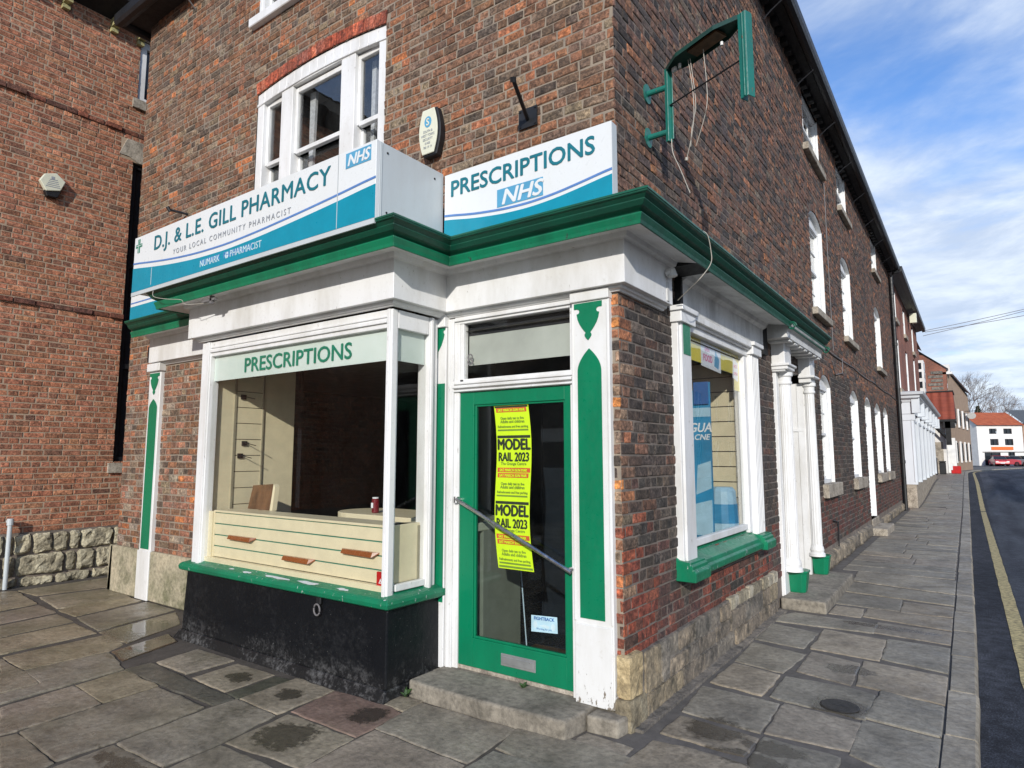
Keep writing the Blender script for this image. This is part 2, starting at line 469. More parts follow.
def mixc(a,b,t): return tuple(x+(y-x)*t for x,y in zip(a,b))
def pick(lst,rng):
    t=rng.random()*sum(w for w,_ in lst)
    for w,c in lst:
        t-=w
        if t<=0: break
    k=rng.uniform(.8,1.22); return (c[0]*k*rng.uniform(.96,1.10),c[1]*k,c[2]*k*rng.uniform(.80,.92))
PF=[(30,(.165,.082,.052)),(22,(.195,.090,.052)),(8,(.27,.105,.055)),(3,(.38,.135,.055)),(20,(.135,.085,.062)),(9,(.20,.145,.105)),(12,(.082,.056,.044))]
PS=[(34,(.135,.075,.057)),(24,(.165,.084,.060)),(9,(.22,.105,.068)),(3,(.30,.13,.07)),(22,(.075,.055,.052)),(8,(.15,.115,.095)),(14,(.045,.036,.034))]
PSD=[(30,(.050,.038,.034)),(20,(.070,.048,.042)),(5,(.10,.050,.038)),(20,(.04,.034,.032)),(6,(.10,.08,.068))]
PRED=[(30,(.24,.060,.034)),(20,(.17,.050,.033)),(14,(.32,.085,.045)),(8,(.10,.05,.038)),(4,(.25,.17,.12))]
PNB=[(30,(.315,.132,.085)),(24,(.280,.118,.076)),(12,(.35,.16,.10)),(10,(.25,.105,.068)),(3,(.17,.085,.062))]
PPURP=[(30,(.105,.058,.050)),(20,(.14,.075,.055)),(10,(.22,.095,.055)),(14,(.16,.12,.10))]
def pal_front(u,v,r):
    if v<1.35 and u>-.4: return pick(PRED if r.random()<(1.45-v)*1.4 else PF,r)
    if v<2.8 and u>-.4: return pick([(3,(.075,.055,.048)),(3,(.16,.09,.065)),(2,(.32,.13,.07)),(1,(.5,.19,.06)),(2,(.26,.18,.14))],r)
    if v<2.8 and u<-3: return pick(PF if r.random()<.55 else [(3,(.24,.11,.075)),(2,(.30,.13,.085)),(2,(.25,.20,.17)),(1,(.17,.10,.08))],r)
    return pick(PF,r)
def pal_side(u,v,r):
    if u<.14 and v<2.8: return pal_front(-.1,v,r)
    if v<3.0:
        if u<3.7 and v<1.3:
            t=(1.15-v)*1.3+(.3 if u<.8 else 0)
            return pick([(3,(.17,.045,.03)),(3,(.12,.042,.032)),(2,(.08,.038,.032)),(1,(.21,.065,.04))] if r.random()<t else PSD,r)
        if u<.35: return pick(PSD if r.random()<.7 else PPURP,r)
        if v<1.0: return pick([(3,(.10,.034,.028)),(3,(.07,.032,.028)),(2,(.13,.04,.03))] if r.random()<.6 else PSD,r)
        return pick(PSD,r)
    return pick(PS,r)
def pal_nb(u,v,r): return pick(PNB,r)
def pal_redarch(u,v,r): return pick([(3,(.34,.075,.04)),(2,(.27,.06,.035)),(1,(.40,.10,.055))],r)

# rock-faced masonry
def rough_blocks(P,rows,rng,depth=.05,seg=6,amp=.014,eg=.022,tint=((.9,.9,.9),(1.1,1.08,1.0))):
    """rows: list of (v0,v1,[u breaks]) -> blocks with a hewn face"""
    mb=MB()
    for v0,v1,us in rows:
        for a,b in zip(us,us[1:]):
            j=.012; u0,u1,w0,w1=a+j,b-j,v0+j*.8,v1-j*.8
            if u1-u0<.03 or w1-w0<.02: continue
            nu=max(3,int((u1-u0)/.035)); nv=max(3,int((w1-w0)/.035)); vs=[]; sd=rng.uniform(0,99)
            dd=depth*rng.uniform(.75,1.15)
            for jv in range(nv+1):
                for iu in range(nu+1):
                    fu,fv=iu/nu,jv/nv
                    e=min(fu,1-fu)*(u1-u0); g=min(fv,1-fv)*(w1-w0)
                    edge=min(1,min(e,g)/eg)
                    cu=(0 if 0<fu<1 else 1); cv=(0 if 0<fv<1 else 1)
                    x=u0+(u1-u0)*fu; y=w0+(w1-w0)*fv
                    nz=noise.noise(Vector((x*9+sd,y*9,sd)))*amp+noise.noise(Vector((x*25+sd,y*25,sd)))*amp*.6
                    n=-.02 if (cu or cv) else dd*(.55+.45*edge**.5)+nz*(1.4 if edge>=1 else 1)
                    wob=noise.noise(Vector((x*6+sd*2,y*6,3)))*.010
                    # round the corners
                    rr=.010*(1 if (cu and cv) else 0)
                    x+= (rr if fu==0 else -rr)+wob if cu else wob*.5
                    y+= (rr if fv==0 else -rr)+wob if cv else wob*.5
                    vs.append(P(x,y,n))
            fs=[(jv*(nu+1)+iu,jv*(nu+1)+iu+1,(jv+1)*(nu+1)+iu+1,(jv+1)*(nu+1)+iu) for jv in range(nv) for iu in range(nu)]
            t=rng.random(); mb.add(vs,fs,tuple(p+(q-p)*t for p,q in zip(*tint)))
    return mb

def rough_box(mb,a,b,amp=.008,step=.035,rnd=.008,col=None,fr_=14):
    a=Vector(a); b=Vector(b); c=(a+b)/2; h=(b-a)/2; sd=random.uniform(0,50)
    for ax in range(3):
        u,v=(ax+1)%3,(ax+2)%3; nu=max(2,int(2*h[u]/step)); nv=max(2,int(2*h[v]/step))
        for sg in (-1,1):
            vs=[]
            for j in range(nv+1):
                for i in range(nu+1):
                    p=Vector((0,0,0)); p[ax]=c[ax]+sg*h[ax]; p[u]=a[u]+2*h[u]*i/nu; p[v]=a[v]+2*h[v]*j/nv
                    q=p.copy(); k=[abs(abs(p[t]-c[t])-h[t])<1e-5 for t in range(3)]
                    if sum(k)>1:
                        for t in range(3):
                            if k[t]: q[t]-= rnd*(1 if p[t]>c[t] else -1)*(sum(k)-1)*.8
                    nz_=noise.noise_vector(p*fr_+Vector((sd,0,0)))*amp+noise.noise_vector(p*fr_*2.7+Vector((0,sd,0)))*amp*.5
                    vs.append(q+nz_)
            fs=[]
            for j in range(nv):
                for i in range(nu):
                    f=(j*(nu+1)+i,j*(nu+1)+i+1,(j+1)*(nu+1)+i+1,(j+1)*(nu+1)+i); fs.append(f if sg>0 else f[::-1])
            mb.add(vs,fs,col)
    return mb

# ================================================================== THE GROUND
def hz(y):
    """the street climbs a little past the first terrace and falls again"""
    def ss(t): t=max(0,min(1,t)); return t*t*(3-2*t)
    return .45*ss((y-20)/15)-.30*ss((y-45)/45)
def kx(y):
    """x of the kerb's road edge: straight, then swinging right"""
    return 1.745-.006*max(0,y-2)+ (max(0,y-52)**2)*.0030
SLABS=[[(-7.8,-0.69),(-7.83,0.33),(-7.16,0.09),(-7.29,-0.66)],
[(-7.14,-0.68),(-7.04,0.06),(-6.28,-0.07),(-6.34,-0.78)],
[(-6.25,-0.8),(-6.56,-0.1),(-6.0,-0.08),(-5.81,-0.8)],
[(-5.72,-0.82),(-5.89,-0.07),(-5.27,-0.07),(-5.01,-0.91)],
[(-7.87,-0.85),(-7.76,-0.72),(-6.81,-0.82),(-6.74,-1.18)],
[(-6.62,-1.21),(-6.7,-0.84),(-6.17,-0.86),(-6.08,-1.36)],
[(-5.99,-1.39),(-6.08,-0.88),(-5.6,-0.91),(-5.51,-1.53)],
[(-5.44,-1.55),(-5.51,-0.93),(-4.95,-0.96),(-4.88,-1.71)],
[(-4.96,-0.92),(-5.16,-0.11),(-4.63,-0.34),(-4.36,-0.94)],
[(-4.21,-1.12),(-4.37,-0.58),(-4.06,-0.66),(-3.87,-1.18)],
[(-4.78,-1.71),(-4.81,-0.93),(-4.37,-0.97),(-4.26,-1.13),(-4.27,-1.73)],
[(-4.22,-1.74),(-4.22,-1.15),(-3.65,-1.28),(-3.57,-2.08),(-3.76,-2.03),(-3.79,-1.77)],
[(-4.73,-1.75),(-4.23,-1.75),(-3.83,-1.78),(-3.82,-2.01)],
[(-3.54,-1.64),(-3.6,-1.29),(-3.07,-1.3),(-3.04,-1.67)],
[(-3.48,-2.1),(-3.54,-1.66),(-3.03,-1.69),(-2.98,-2.16),(-2.99,-2.25)],
[(-2.93,-2.16),(-3.02,-1.32),(-2.41,-1.32),(-2.34,-1.88),(-2.34,-2.18)],
[(-2.94,-2.26),(-2.92,-2.18),(-2.33,-2.2),(-2.29,-2.28),(-2.27,-2.45)],
[(-3.62,-1.28),(-3.63,-1.08),(-2.38,-1.12),(-2.40,-1.27)],
[(-2.29,-1.89),(-2.35,-1.33),(-2.35,-1.12),(-1.91,-1.13),(-1.83,-1.52),(-1.8,-1.87)],
[(-2.09,-2.5),(-2.27,-2.24),(-2.3,-1.91),(-1.79,-1.9),(-1.64,-2.07),(-1.43,-2.33),(-1.7,-2.62)],
[(-1.76,-1.87),(-1.8,-1.55),(-1.32,-1.54),(-1.28,-1.75),(-1.31,-1.94)],
[(-1.8,-1.52),(-1.86,-1.06),(-1.25,-1.05),(-1.2,-1.46)],
[(-2.35,-1.09),(-2.38,-0.62),(-1.96,-0.62),(-1.92,-1.1)],
[(-1.88,-1.02),(-1.94,-0.62),(-1.47,-0.6),(-1.29,-0.63),(-1.25,-1.03)],
[(-1.17,-1.46),(-1.22,-0.91),(-0.51,-0.93),(-0.46,-1.24),(-0.98,-1.62)],
[(-1.24,-0.88),(-1.29,-0.43),(-0.54,-0.4),(-0.51,-0.9)],
[(-1.47,-0.59),(-1.51,-0.44),(-1.31,-0.4),(-1.29,-0.6)],
[(-0.47,-0.66),(-0.52,-0.39),(-0.19,-0.34),(0.18,-0.34),(0.32,-0.44),(-0.03,-0.73)],
[(-0.46,-0.93),(-0.46,-0.72),(-0.11,-0.69),(0.05,-0.85),(-0.39,-1.17)],
[(-0.15,-0.34),(-0.15,-0.2),(0.13,-0.22),(0.13,-0.34)],
[(-3.61,-1.04),(-3.68,-0.67),(-3.15,-0.66),(-3.15,-1.05)],
[(-3.03,-1.06),(-3.06,-0.68),(-2.59,-0.67),(-2.56,-1.08)],
[(-2.52,-1.08),(-2.55,-0.68),(-2.39,-0.66),(-2.36,-1.1)],
[(0.19,-0.7),(0.21,-0.07),(0.38,-0.05),(0.77,-0.07),(0.84,-0.32),(0.28,-0.87)],
[(0.21,0.07),(0.21,0.37),(0.68,0.32),(0.67,0.06),(0.56,0.06)],
[(0.19,0.47),(0.14,0.98),(0.65,0.95),(0.67,0.42)],
[(0.16,1.11),(0.17,1.62),(0.52,1.53),(0.52,1.05)],
[(0.16,1.71),(0.13,2.31),(0.57,2.2),(0.53,1.63)],
[(0.12,2.45),(0.11,3.08),(0.53,2.96),(0.52,2.39)],
[(0.73,0.04),(0.72,0.36),(1.11,0.33),(1.11,0.12),(0.8,-0.17)],
[(0.71,0.44),(0.7,0.96),(1.14,0.91),(1.14,0.47)],
[(0.59,1.07),(0.58,1.54),(0.99,1.55),(1.15,1.5),(1.15,1.01),(0.7,1.04)],
[(0.62,1.74),(0.61,2.31),(0.97,2.21),(0.99,1.63)],
[(0.59,2.42),(0.57,3.12),(1.07,3.06),(1.09,2.39)],
[(0.09,3.4),(0.2,3.66),(0.94,3.63),(0.94,3.27),(0.1,3.2)],
[(1.17,0.43),(1.16,0.96),(1.61,0.92),(1.62,0.54),(1.35,0.35)],
[(1.17,1.04),(1.2,1.61),(1.6,1.48),(1.61,0.97)],
[(1.04,1.66),(1.01,2.28),(1.6,2.21),(1.6,1.58)],
[(1.12,2.45),(1.1,3.12),(1.59,3.11),(1.59,2.34)],
[(0.96,3.3),(0.96,3.72),(1.58,3.71),(1.59,3.24)],
[(0.81,3.92),(0.81,4.33),(1.57,4.32),(1.58,3.78)],
[(0.49,3.87),(0.49,4.28),(0.75,4.27),(0.77,3.87)],
[(1.1,4.35),(1.09,4.9),(1.56,4.88),(1.57,4.41)],
[(0.46,4.42),(0.47,5.04),(1.04,5.03),(1.07,4.4)],
[(0.45,5.18),(0.46,5.83),(1.55,5.65),(1.56,5.02)],
[(0.44,5.98),(0.4,6.78),(0.99,6.75),(1.53,6.76),(1.54,5.74)],
[(1.14,0.17),(1.35,0.32),(1.62,0.5),(1.63,0.17),(1.17,-0.23)]]
def pavemat():
    m=N('york_stone_flags'); a=m.attr().outputs['Color']
    f=m.noise(2.2,8,.68,dist=.3); g=m.noise(24,7,.7); fine=m.noise(120,4,.7); lay=m.noise(5,5,.6,stretch=(1,2.2,1))
    c=m.mix(1.0,a,m.ramp(f,[(.34,.60),(.5,1.0),(.66,1.35)]),'MULTIPLY')
    c=m.mix(1.0,c,m.ramp(g,[(.36,.70),(.5,1.0),(.66,1.30)]),'MULTIPLY')
    c=m.mix(m.math('MULTIPLY',m.val(lay,.52,.68),.25),c,(.25,.21,.15))
    # damp, mossy strip at the foot of the walls and stains where they lie on the stones
    pos=m.pos(); sx=m.n('SeparateXYZ'); m.l(pos,sx.inputs[0])
    wob=m.noise(6,6,.7)
    def spot(x,y,rx,ry,soft=.25,am=.55):
        dx=m.math('DIVIDE',m.math('SUBTRACT',sx.outputs[0],x),rx); dy=m.math('DIVIDE',m.math('SUBTRACT',sx.outputs[1],y),ry)
        d=m.math('SQRT',m.math('ADD',m.math('MULTIPLY',dx,dx),m.math('MULTIPLY',dy,dy)))
        d=m.math('ADD',d,m.math('MULTIPLY',m.math('SUBTRACT',wob,.5),am*3))
        return m.val(d,1.0,1.0-soft,0,1)
    wet=None
    for (x,y,rx,ry,am) in [(.45,.30,.20,.20,.4),(.80,.22,.20,.12,.5),(.72,.02,.26,.12,.5),(1.0,1.12,.20,.22,.25),(.95,2.0,.2,.14,.6),(1.05,3.55,.45,.10,.6),
                        (-4.5,-.62,.62,.42,.35),(-4.0,-.95,.30,.28,.4),(-1.6,-1.25,.22,.18,.7),(-1.42,-.78,.12,.16,.7),(-2.15,-.85,.12,.1,.8),(-2.75,-.85,.14,.1,.8),(-1.95,-2.0,.35,.08,.8),(-1.5,-.3,.16,.12,.4)]:
        s=spot(x,y,rx,ry,am=am)
        wet=s if wet is None else m.math('MAXIMUM',wet,s)
    dampn=m.noise(1.1,6,.7); damp=m.val(dampn,.56,.66)
    wet2=m.math('MAXIMUM',wet,m.math('MULTIPLY',damp,.45))
    c=m.mix(m.math('MULTIPLY',wet2,.78),c,(.032,.028,.022))
    gre=m.math('MULTIPLY',m.val(sx.outputs[0],-1.0,-4.5,0,.5),m.val(m.noise(1.7,5),.40,.66))
    c=m.mix(gre,c,(.11,.105,.05))
    m.col(c)
    r=m.val(m.noise(7,5),.35,.65,.42,.72)
    r=m.mix(wet2,r,.22); r2=m.n('RGBToBW'); m.l(r,r2.inputs[0])
    pud=m.math('MAXIMUM',spot(-4.72,-.52,.42,.26,am=.35),spot(-4.12,-.86,.20,.22,am=.3))
    rr=m.math('SUBTRACT',m.math('SUBTRACT',r2.outputs[0],m.val(sx.outputs[0],-.6,-2.5,0,.13)),m.math('MULTIPLY',pud,.17)); rr=m.math('MAXIMUM',rr,.06)
    m.l(rr,m.b.inputs['Roughness'])
    b1=m.bump(m.math('MULTIPLY',f,1.0),.35,.02); b2=m.bump(g,.65,.008,prev=b1); b3=m.bump(fine,.35,.002,prev=b2)
    flat=m.bump(m.noise(14,3),.25,.004); vm=m.n('Mix'); vm.data_type='VECTOR'; m.l(pud,vm.inputs[0]); m.l(b3,vm.inputs[4]); m.l(flat,vm.inputs[5]); m.nrm(vm.outputs[1])
    return m.m
M['flag']=pavemat()
def jointmat():
    m=N('sandy_joint_dirt'); sx=m.n('SeparateXYZ'); m.l(m.pos(),sx.inputs[0])
    a=m.ramp(m.noise(6,6,.7),[(.3,(.045,.038,.030)),(.65,(.10,.085,.068))]); b=m.ramp(m.noise(6,6,.7),[(.3,(.075,.068,.060)),(.65,(.15,.135,.118))])
    m.col(m.mix(m.val(sx.outputs[0],-.5,.1),a,b)); m.rough(.95); m.nrm(m.bump(m.noise(60,5,.7),.6,.006)); return m.m
M['joint']=jointmat()
def roadmat():
    m=N('patched_damp_asphalt')
    sx=m.n('SeparateXYZ'); m.l(m.pos(),sx.inputs[0])
    f=m.noise(1.3,6,.65,stretch=(1,.35,1)); g=m.noise(90,4,.75); w=m.noise(.9,4,stretch=(2,.2,1))
    gut=m.val(m.math('ADD',sx.outputs[0],m.math('MULTIPLY',m.noise(3,3),.06)),2.10,2.16)
    c=m.ramp(f,[(.36,(.022,.025,.032)),(.64,(.046,.050,.060))])
    c=m.mix(1.0,c,m.ramp(g,[(.38,.45),(.52,1.0),(.64,2.6)]),'MULTIPLY'); c=m.mix(1.0,c,m.ramp(m.noise(9,6,.7),[(.38,.65),(.62,1.35)]),'MULTIPLY')
    m.col(c)
    r=m.mix(gut,.85,m.ramp(w,[(.35,.55),(.65,.75)])); bw=m.n('RGBToBW'); m.l(r,bw.inputs[0]); m.l(bw.outputs[0],m.b.inputs['Roughness'])
    m.nrm(m.bump(g,.7,.006,prev=m.bump(m.noise(30,4),.4,.012)))
    return m.m
M['road']=roadmat(); M['road'].node_tree.nodes['Principled BSDF'].inputs['Specular IOR Level'].default_value=.25
M['line']=plain('worn_cream_road_paint',(.60,.49,.23),.7,var=.45,scale=22,bump=.3)
def groundmat():
    m=N('distant_ground'); m.col(m.ramp(m.noise(.06,6),[(.35,(.05,.06,.03)),(.65,(.09,.085,.06))])); m.rough(.95); return m.m
M['ground']=groundmat()

g=MB(); g.add([(-600,-600,-.42),(600,-600,-.42),(600,900,-.42),(-600,900,-.42)],[(0,1,2,3)]); struct('ground',g,M['ground'])
# road sheet, rises and falls with the street
rd=MB(); ys=[-40,-20,-10,-4,0,3,6,9,12,15,18,20,22,24,26,28,30,32,34,36,40,44,48,52,56,60,65,70,75,80,85,90,95,100,106,112,120,135,160]
for a,b in zip(ys,ys[1:]):
    if b<=99: xs=[(kx(a)-.02,kx(b)-.02),(kx(a)+2.2,kx(b)+2.2),(kx(a)+7,kx(b)+7),(60,60)]
    else: xs=[(-6,-6),(5,5),(15,15),(60,60)]
    for (p0,p1),(q0,q1) in zip(xs,xs[1:]):
        za,zb=hz(a)-.09,hz(b)-.09
        rd.add([(p0,a,za),(q0,a,za),(q1,b,zb),(p1,b,zb)],[(0,1,2,3)])
struct('road',rd,M['road'])
# bedding under the flags
bd=MB()
for a,b in zip(ys,ys[1:]):
    if b>100: break
    bd.add([(-30,a,hz(a)-.009),(kx(a)-.02,a,hz(a)-.009),(kx(b)-.02,b,hz(b)-.009),(-30,b,hz(b)-.009)],[(0,1,2,3)])
struct('pavement_bed',bd,M['joint'])

def flagcol(x,y,r):
    if x<-.35: base=r.choice([(.270,.228,.165),(.250,.215,.162),(.285,.235,.158),(.235,.205,.158),(.262,.215,.165)])
    else: base=r.choice([(.255,.226,.172),(.238,.214,.168),(.27,.228,.168),(.222,.202,.160),(.248,.214,.166)])
    k=r.uniform(.86,1.14); return tuple(c*k for c in base)
def flag(mb,poly,r,col=None,z=0,hf=0,exp=0):
    """one stone: jittered outline, rounded arris"""
    pts=[]
    cc_=sum((Vector(p) for p in poly),Vector((0,0)))/len(poly); poly=[tuple(Vector(p)+(Vector(p)-cc_).normalized()*(exp if cc_.x<-.3 else exp*1.9)) for p in poly]
    n=len(poly); area=sum(poly[i][0]*poly[(i+1)%n][1]-poly[(i+1)%n][0]*poly[i][1] for i in range(n))
    if area<0: poly=poly[::-1]
    sd=r.uniform(0,50)
    for i in range(n):
        a=Vector(poly[i]); b=Vector(poly[(i+1)%n]); L=(b-a).length; k=max(1,int(L/.06)); 
        d=(b-a).normalized() if L>1e-6 else Vector((1,0)); nn=Vector((d.y,-d.x))
        for j in range(k):
            p=a+(b-a)*(j/k); amp=.014 if j else .0
            p=p+nn*(noise.noise(Vector((p.x*9+sd,p.y*9,0)))*amp+r.uniform(-.002,.002))
            if j==0: p=p+ (Vector(poly[i-1])-a).normalized()*.004+d*.004
            p.x=min(p.x,kx(p.y)-.180)
            pts.append(p)
    c=sum(pts,Vector((0,0)))/len(pts); tilt=(r.uniform(-.004,.004),r.uniform(-.004,.004)); z0=z+r.uniform(-.004,.004)
    def zz(p): return z0+(p.x-c.x)*tilt[0]+(p.y-c.y)*tilt[1]+(hz(p.y) if hf else 0)
    def ins(p,d): v=(c-p); return p+v.normalized()*d
    m=len(pts); vs=[]
    for p in pts: vs.append((p.x,p.y,zz(p)-.03))
    for p in pts: vs.append((p.x,p.y,zz(p)-.005))
    for p in pts: q=ins(p,.008); vs.append((q.x,q.y,zz(p)-.001))
    for p in pts: q=ins(p,.02); vs.append((q.x,q.y,zz(p)))
    fs=[]
    for L in range(3):
        for i in range(m): j=(i+1)%m; fs.append((L*m+i,L*m+j,(L+1)*m+j,(L+1)*m+i))
    fs.append([3*m+i for i in range(m)])
    mb.add(vs,fs,col or flagcol(c.x,c.y,r))
fl=MB(); fr=random.Random(5)
for s in SLABS:
    c=None
    if abs(s[0][0]+4.21)<.02 and abs(s[0][1]+1.12)<.02: c=(.17,.095,.065)
    if abs(s[0][0]+3.62)<.005 and abs(s[0][1]+1.28)<.01: c=(.085,.08,.066)
    if abs(s[0][0]+2.52)<.005 and abs(s[0][1]+1.08)<.01: c=(.085,.085,.062)
    if abs(s[0][0]+1.88)<.005: c=(.20,.135,.105)
    flag(fl,s,fr,c,exp=.013)
boxes=[(min(p[0] for p in s),min(p[1] for p in s),max(p[0] for p in s),max(p[1] for p in s)) for s in SLABS]
def free(x0,y0,x1,y1): return not any(x0<b[2]-.03 and x1>b[0]+.03 and y0<b[3]-.03 and y1>b[1]+.03 for b in boxes)
# rest of the corner, nearer than and beside the photographed stones
y=-9.0
while y<.5:
    d=fr.uniform(.5,.75); x=-8.05
    while x<1.5:
        w=min(fr.uniform(.6,1.1),1.58-x)
        if free(x,y,x+w,y+d) and not (y+d>-.05 and x<.1): flag(fl,[(x,y),(x+w,y),(x+w,y+d),(x,y+d)],fr)
        x+=w+.015
    y+=d+.02
# the footpath beyond the porch: courses across the path
y=6.84
while y<58:
    d=fr.uniform(.42,.62); x=.12 if y<20 else (-.1 if y>36 else .35); xe=kx(y)-.19
    if y<19.6: x=.16
    while x<xe-.15:
        w=fr.uniform(.55,1.15)
        if xe-(x+w)<.35: w=xe-x
        flag(fl,[(x+.008,y),(x+w-.008,y),(x+w-.008,y+d),(x+.008,y+d)],fr,hf=1,z=.0)
        x+=w
    y+=d+.012
struct('pavement',fl,M['flag'])
kb=MB(); y=-9
while y<99:
    d=fr.uniform(.8,1.05); a,b=y+.009,y+d-.009; w=.165
    kk=fr.uniform(.80,1.15); cc=tuple(v*kk for v in (.285,.252,.195))
    z0,z1=hz(a)+.003,hz(b)+.003
    x0,x1=kx(a),kx(b); j=[fr.uniform(-.006,.006) for _ in range(4)]
    vs=[(x0-w+j[0],a,z0-.25),(x0+.01,a,z0-.25),(x1+.01,b,z1-.25),(x1-w+j[1],b,z1-.25),
        (x0-w+j[0],a,z0),(x0-.015+j[2],a,z0),(x1-.015+j[3],b,z1),(x1-w+j[1],b,z1),
        (x0+j[2],a,z0-.018),(x1+j[3],b,z1-.018)]
    kb.add(vs,[(4,5,6,7),(5,8,9,6),(8,1,2,9),(0,4,7,3),(0,1,8,5,4),(3,7,6,9,2)],cc)
    y+=d
struct('kerb',kb,M['flag'])
yl=MB(); y=-6
while y<92:
    d=.35; j0=noise.noise(Vector((0,y*2.3,0)))*.014; j1=noise.noise(Vector((0,(y+d)*2.3,0)))*.014
    o0,o1=.275,.275
    yl.add([(kx(y)+o0+j0,y,hz(y)-.085),(kx(y)+o0+.125-j0,y,hz(y)-.085),(kx(y+d)+o1+.125-j1,y+d,hz(y+d)-.085),(kx(y+d)+o1+j1,y+d,hz(y+d)-.085)],[(0,1,2,3)])
    y+=d
struct('road_line',yl,M['line'])

# small stone cover in the footpath
cv=thing('drain_cover',(1.0,1.13,0),'small worn iron keyhole cover set in a dark patch of the paving','drain cover')
c1=MB(); c1.lathe([(.0,0),(.115,0),(.12,.004),(.11,.009),(.0,.009)],1.0,1.13,18)
c1.build('rim',plain('dark_worn_iron',(.040,.036,.031),.6,var=.4,scale=30,bump=.4),cv)
c2=MB(); c2.box((.955,1.115,.004),(1.05,1.145,.0105)); c2.build('slot',M['black'],cv)

# ================================================================== MAIN BUILDING
W=thing('brick_shop_building',(-3.4,0,0),'mottled brown brick corner shop with green cornice, white pilasters and a long terrace side','building')
W['_o']=(-3.4,0,0)
EZ=7.47
HF=[Hole(-4.25,-2.25,4.10,5.535,.075,.0),Hole(-4.30,-2.30,6.45,7.30)]
HF+= [Hole(-4.06,-1.50,.0,2.74),Hole(-1.50,-.05,.0,2.74)]
HS=[]
TOPW=[(6.55,7.85),(9.6,10.75),(12.3,13.1),(14.75,15.95)]
MIDW=[(6.62,7.72),(9.52,10.72),(14.62,15.95)]
GW=[(6.78,7.74),(9.76,10.82),(13.50,14.68),(15.28,16.35)]
for a,b in (TOPW[0],TOPW[1],TOPW[3]): HS.append(Hole(a,b,6.42,7.36))
for a,b in MIDW: HS.append(Hole(a,b,3.86,5.34,.16))
for a,b in GW: HS.append(Hole(a,b,1.22,2.74,.16))
HS.append(Hole(11.78,12.80,.30,2.76,.16))
HS.append(Hole(1.15,2.85,.90,2.74))
HS.append(Hole(4.22,5.45,0.0,2.72))
rb=random.Random(21)
wall_sheet(FR,-6.86,.0,0,EZ,HF).build('front_wall_mortar',M['mortar'],W,recalc=False)
fb=bricks(FR,-6.86,.0,.0,EZ,[Hole(h.u0,h.u1,h.v0,h.v1,h.rise,.11 if h.rise else 0) for h in HF]+[Hole(-4.4,-.05,0,.3)],pal_front,rb,ends=(.005,.006),blen=.205,hp=.45,jit=.0055)
fb.build('front_brickwork',M['brick'],W,recalc=False)
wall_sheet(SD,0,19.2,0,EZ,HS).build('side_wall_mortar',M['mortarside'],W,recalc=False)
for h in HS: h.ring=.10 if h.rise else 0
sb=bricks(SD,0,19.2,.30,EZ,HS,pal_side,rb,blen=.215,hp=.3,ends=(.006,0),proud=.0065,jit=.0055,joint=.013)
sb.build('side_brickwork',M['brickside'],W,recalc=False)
ar=arch_ring(FR,HF[0],pal_redarch,rb,th=.125,proud=.012); ar.build('brick_arch',M['brick'],W)
for h in HS:
    if h.rise: arch_ring(SD,h,lambda u,v,r:pick(PPURP,r),rb,th=.11).build('brick_arch',M['brickside'],W)
# other walls and roof, out of sight of the photograph
sh=MB()
sh.add([(-6.86,.002,0),(-6.86,19.2,0),(-6.86,19.2,EZ),(-6.86,.002,EZ)],[(0,1,2,3)])
sh.add([(-6.86,19.2,0),(0,19.2,0),(0,19.2,EZ),(-6.86,19.2,EZ)],[(0,1,2,3)])
sh.build('rear_walls',M['mortar'],W)
rf=MB(); o=.30
rf.add([(-6.86-o,-o,EZ+.06),(o,-o,EZ+.06),(o,19.35,EZ+.06),(-6.86-o,19.35,EZ+.06),(-3.43,3.4,EZ+2.6),(-3.43,19.35,EZ+2.6)],[(0,1,4),(1,2,5,4),(3,0,4,5),(2,3,5)])
roof=rf.build('roof',plain('dark_clay_roof_tiles',(.10,.05,.035),.85,var=.3),W)
sf=MB(); ring=[(-6.86,19.2),(-6.86,0),(0,0),(0,19.25)]
sf.sweep(ring,[(0,EZ-.06),(.20,EZ-.03),(.20,EZ+.06),(0,EZ+.08)]); sf.build('eaves_soffit',M['dark'],W)
gu=MB(); gu.sweep(ring,[(.205,EZ+.07),(.205,EZ-.045),(.225,EZ-.085),(.27,EZ-.10),(.315,EZ-.085),(.335,EZ-.04),(.335,EZ+.07),(.32,EZ+.07),(.31,EZ-.03),(.22,EZ-.03),(.22,EZ+.07)])
gu.build('gutter',M['black'],W)
y=.6
while y<19: br=MB(); br.tube([(.004,y,EZ-.30),(.10,y,EZ-.22),(.26,y,EZ-.12)],.009,6); y+=1.85; br.build('gutter_bracket',M['cablegrey'],W)
x=-.9
while x>-6.8: br=MB(); br.tube([(x,-.004,EZ-.30),(x,-.10,EZ-.22),(x,-.26,EZ-.12)],.009,6); x-=1.6; br.build('gutter_bracket',M['cablegrey'],W)
y=.25
while y<19: dn=MB(); dn.box((.0,y,EZ-.14),(.09,y+.11,EZ-.062)); y+=.26; dn.build('eaves_dentil',M['dark'],W)
